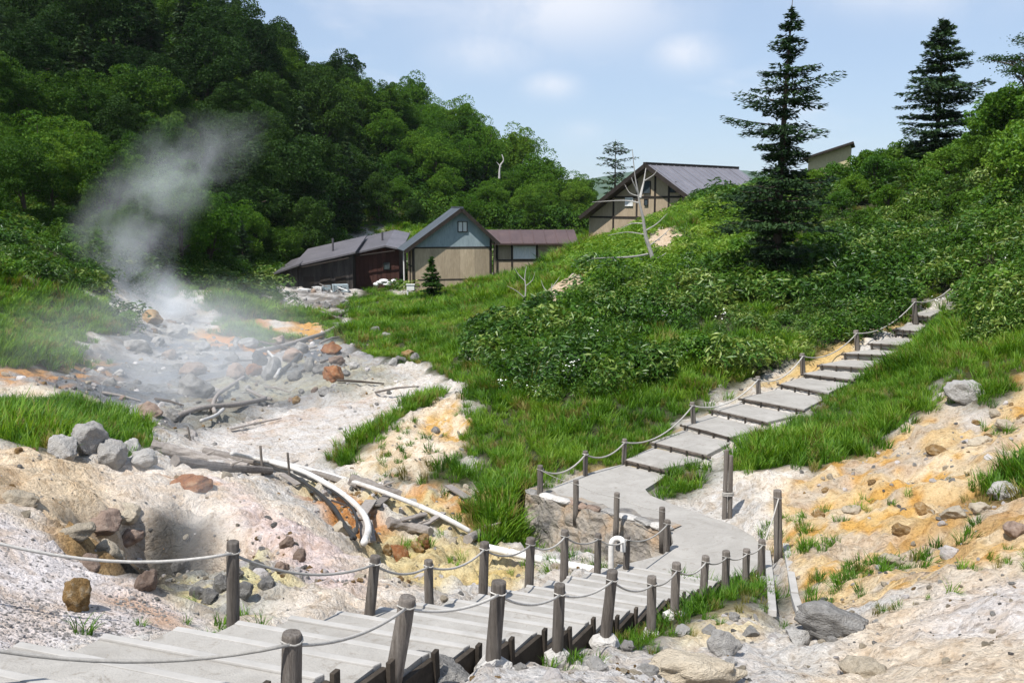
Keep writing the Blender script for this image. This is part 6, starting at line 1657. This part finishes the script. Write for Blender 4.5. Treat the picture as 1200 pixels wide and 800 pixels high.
# ------------------------------------------------------------------ far mountain and horizon plain
xs = np.concatenate([-np.geomspace(9000, 150, 40), np.linspace(-140, 140, 15), np.geomspace(150, 9000, 40)])
ysf = np.concatenate([[335.0], np.geomspace(340, 9000, 60)])
FX, FY = np.meshgrid(xs, ysf)
FZ = -20 + 0 * FX
FZ = FZ + sstep(900, 2600, FY) * (fbm(FX, FY, 1500, 4, 801) - 0.45) * 260 + sstep(2200, 4200, FY) * 190 * fbm(FX, FY, 1900, 3, 811)
edge_z = grid_at(HZ, np.clip(FX, GX[0], GX[-1]), np.full(FX.shape, GY[-1] - 0.01))
FZ = np.where(FY < 336, np.minimum(edge_z - 0.3, -12), FZ)
jj, ii = np.meshgrid(np.arange(len(ysf) - 1), np.arange(len(xs) - 1), indexing='ij')
q0 = (jj * len(xs) + ii).ravel()
mm = new_mesh('hills', np.stack([FX.ravel(), FY.ravel(), FZ.ravel()], 1), np.stack([q0, q0 + 1, q0 + 1 + len(xs), q0 + len(xs)], 1), True)
nt = NT('far_forest'); nt.bsdf(nt.ramp(nt.noise(0.02, 6, 0.6, nt.pos()), [(0.3, (0.02, 0.045, 0.015)), (0.7, (0.05, 0.09, 0.025))]), 0.95, None, 0.05)
ho = link('hills', mm, nt.m); tag(ho, 'far wooded hills beyond the end of the valley', 'hills', kind='structure')

# ------------------------------------------------------------------ steam
def steam(name, label, loc, stops, height, dens, nscale, ramp=(0.38, 0.72), aniso=0.2, squash=1.0, color=(0.93, 0.965, 1.0)):
    """a leaning column: stops = (height fraction, sideways shift, radius, density); thins out towards its skin"""
    hs_ = [s_[0] for s_ in stops]
    n = 22; Vv, Ff = [], []; m = 20
    for j in range(n + 1):
        f = j / n
        cx = np.interp(f, hs_, [s_[1] for s_ in stops]); rr_ = np.interp(f, hs_, [s_[2] for s_ in stops])
        for i in range(m):
            a = 2 * math.pi * i / m
            Vv.append((cx + rr_ * math.cos(a), rr_ * squash * math.sin(a), f * height))
    for j in range(n):
        for i in range(m):
            a, b = j * m + i, j * m + (i + 1) % m
            Ff.append((a, b, b + m, a + m))
    Ff.append(tuple(range(m - 1, -1, -1))); Ff.append(tuple(n * m + i for i in range(m)))
    me = new_mesh(name, Vv, Ff, True)
    nt = NT(name)
    oc = nt.obj()
    sp = nt.node('ShaderNodeSeparateXYZ'); nt.l.new(oc, sp.inputs[0])
    f = nt.math('DIVIDE', sp.outputs['Z'], height)
    def curve(k, lo, hi):
        pts = [(s_[0], (s_[k] - lo) / (hi - lo)) for s_ in stops]
        r = nt.ramp(f, [(p, (v, v, v)) for p, v in pts])
        return nt.math('ADD', nt.math('MULTIPLY', r, hi - lo), lo)
    v1 = [s_[1] for s_ in stops]; v2 = [s_[2] for s_ in stops]; v3 = [s_[3] for s_ in stops]
    cx = curve(1, min(v1) - 0.01, max(v1) + 0.01); rr_ = curve(2, 0.0, max(v2)); dd = curve(3, 0.0, max(v3))
    dx = nt.math('SUBTRACT', sp.outputs['X'], cx); dy = nt.math('DIVIDE', sp.outputs['Y'], squash)
    d2 = nt.math('ADD', nt.math('MULTIPLY', dx, dx), nt.math('MULTIPLY', dy, dy))
    fall = nt.math('SUBTRACT', 1.0, nt.math('DIVIDE', d2, nt.math('MULTIPLY', rr_, rr_)), True)
    fall = nt.math('MULTIPLY', nt.math('MULTIPLY', fall, fall), nt.rng(f, 0.0, 0.06, 0.0, 1.0)); fall = nt.math('MULTIPLY', fall, nt.rng(f, 0.8, 1.0, 1.0, 0.0))
    no = nt.noise(nscale, 4, 0.55, oc, 0.6)
    nn = nt.rng(no, ramp[0], ramp[1], 0.0, 1.0)
    den = nt.math('MULTIPLY', nt.math('MULTIPLY', fall, nn), nt.math('MULTIPLY', dd, dens))
    pv = nt.node('ShaderNodeVolumePrincipled')
    pv.inputs['Color'].default_value = (*color, 1); pv.inputs['Anisotropy'].default_value = -0.25
    nt.l.new(den, pv.inputs['Density']); nt.l.new(pv.outputs[0], nt.out.inputs['Volume'])
    o = link(name, me, nt.m); o.location = loc
    tag(o, label, 'steam', kind='stuff')
    return o
b0 = on_ground(190, 372)
steam('steam_plume', 'steam plume rising from the vent at the head of the stream', b0 + Vector((0, 0, -0.2)),
      [(0.0, 0.2, 4.2, 2.6), (0.12, -0.6, 3.4, 1.3), (0.28, -2.0, 3.6, 0.36), (0.45, -1.6, 4.2, 0.24), (0.65, 0.6, 4.8, 0.24), (0.85, 3.0, 4.6, 0.26), (1.0, 4.4, 4.0, 0.15)], 12.5, 0.95, 0.42, (0.40, 0.78), color=(0.92, 0.96, 1.0))
b0 = on_ground(150, 470)
steam('steam_mist', 'thin steam drifting low over the grey stream bed', b0 + Vector((1.0, 5, -0.8)),
      [(0.0, 0.0, 7.2, 1.0), (0.4, -0.8, 7.2, 0.8), (1.0, -1.2, 6.0, 0.3)], 4.6, 0.17, 0.3, (0.36, 0.68), squash=1.5)
b0 = on_ground(205, 665)
steam('crater_steam', 'wispy steam rising out of the dark crater', b0 + Vector((0.1, 0.2, -0.6)),
      [(0.0, 0.0, 1.0, 1.0), (0.35, 0.2, 1.1, 0.9), (0.7, 0.1, 1.2, 0.6), (1.0, -0.2, 1.0, 0.3)], 2.6, 0.55, 0.9, (0.36, 0.68))

# ------------------------------------------------------------------ summer air that turns the far hills blue
nt = NT('haze')
pv = nt.node('ShaderNodeVolumePrincipled')
pv.inputs['Color'].default_value = (0.80, 0.90, 1.0, 1); pv.inputs['Density'].default_value = 0.00006; pv.inputs['Anisotropy'].default_value = 0.1
nt.l.new(pv.outputs[0], nt.out.inputs['Volume'])
hz = MB().box(-9500, 9500, -60, 9500, float(min(FZ.min(), HZ.min())) - 1.0, max(float(FZ.max()), float(HZ.max()) + 16) + 2).build('haze', nt.m)
tag(hz, 'thin bluish summer air over the valley and far hills', 'haze', kind='stuff')
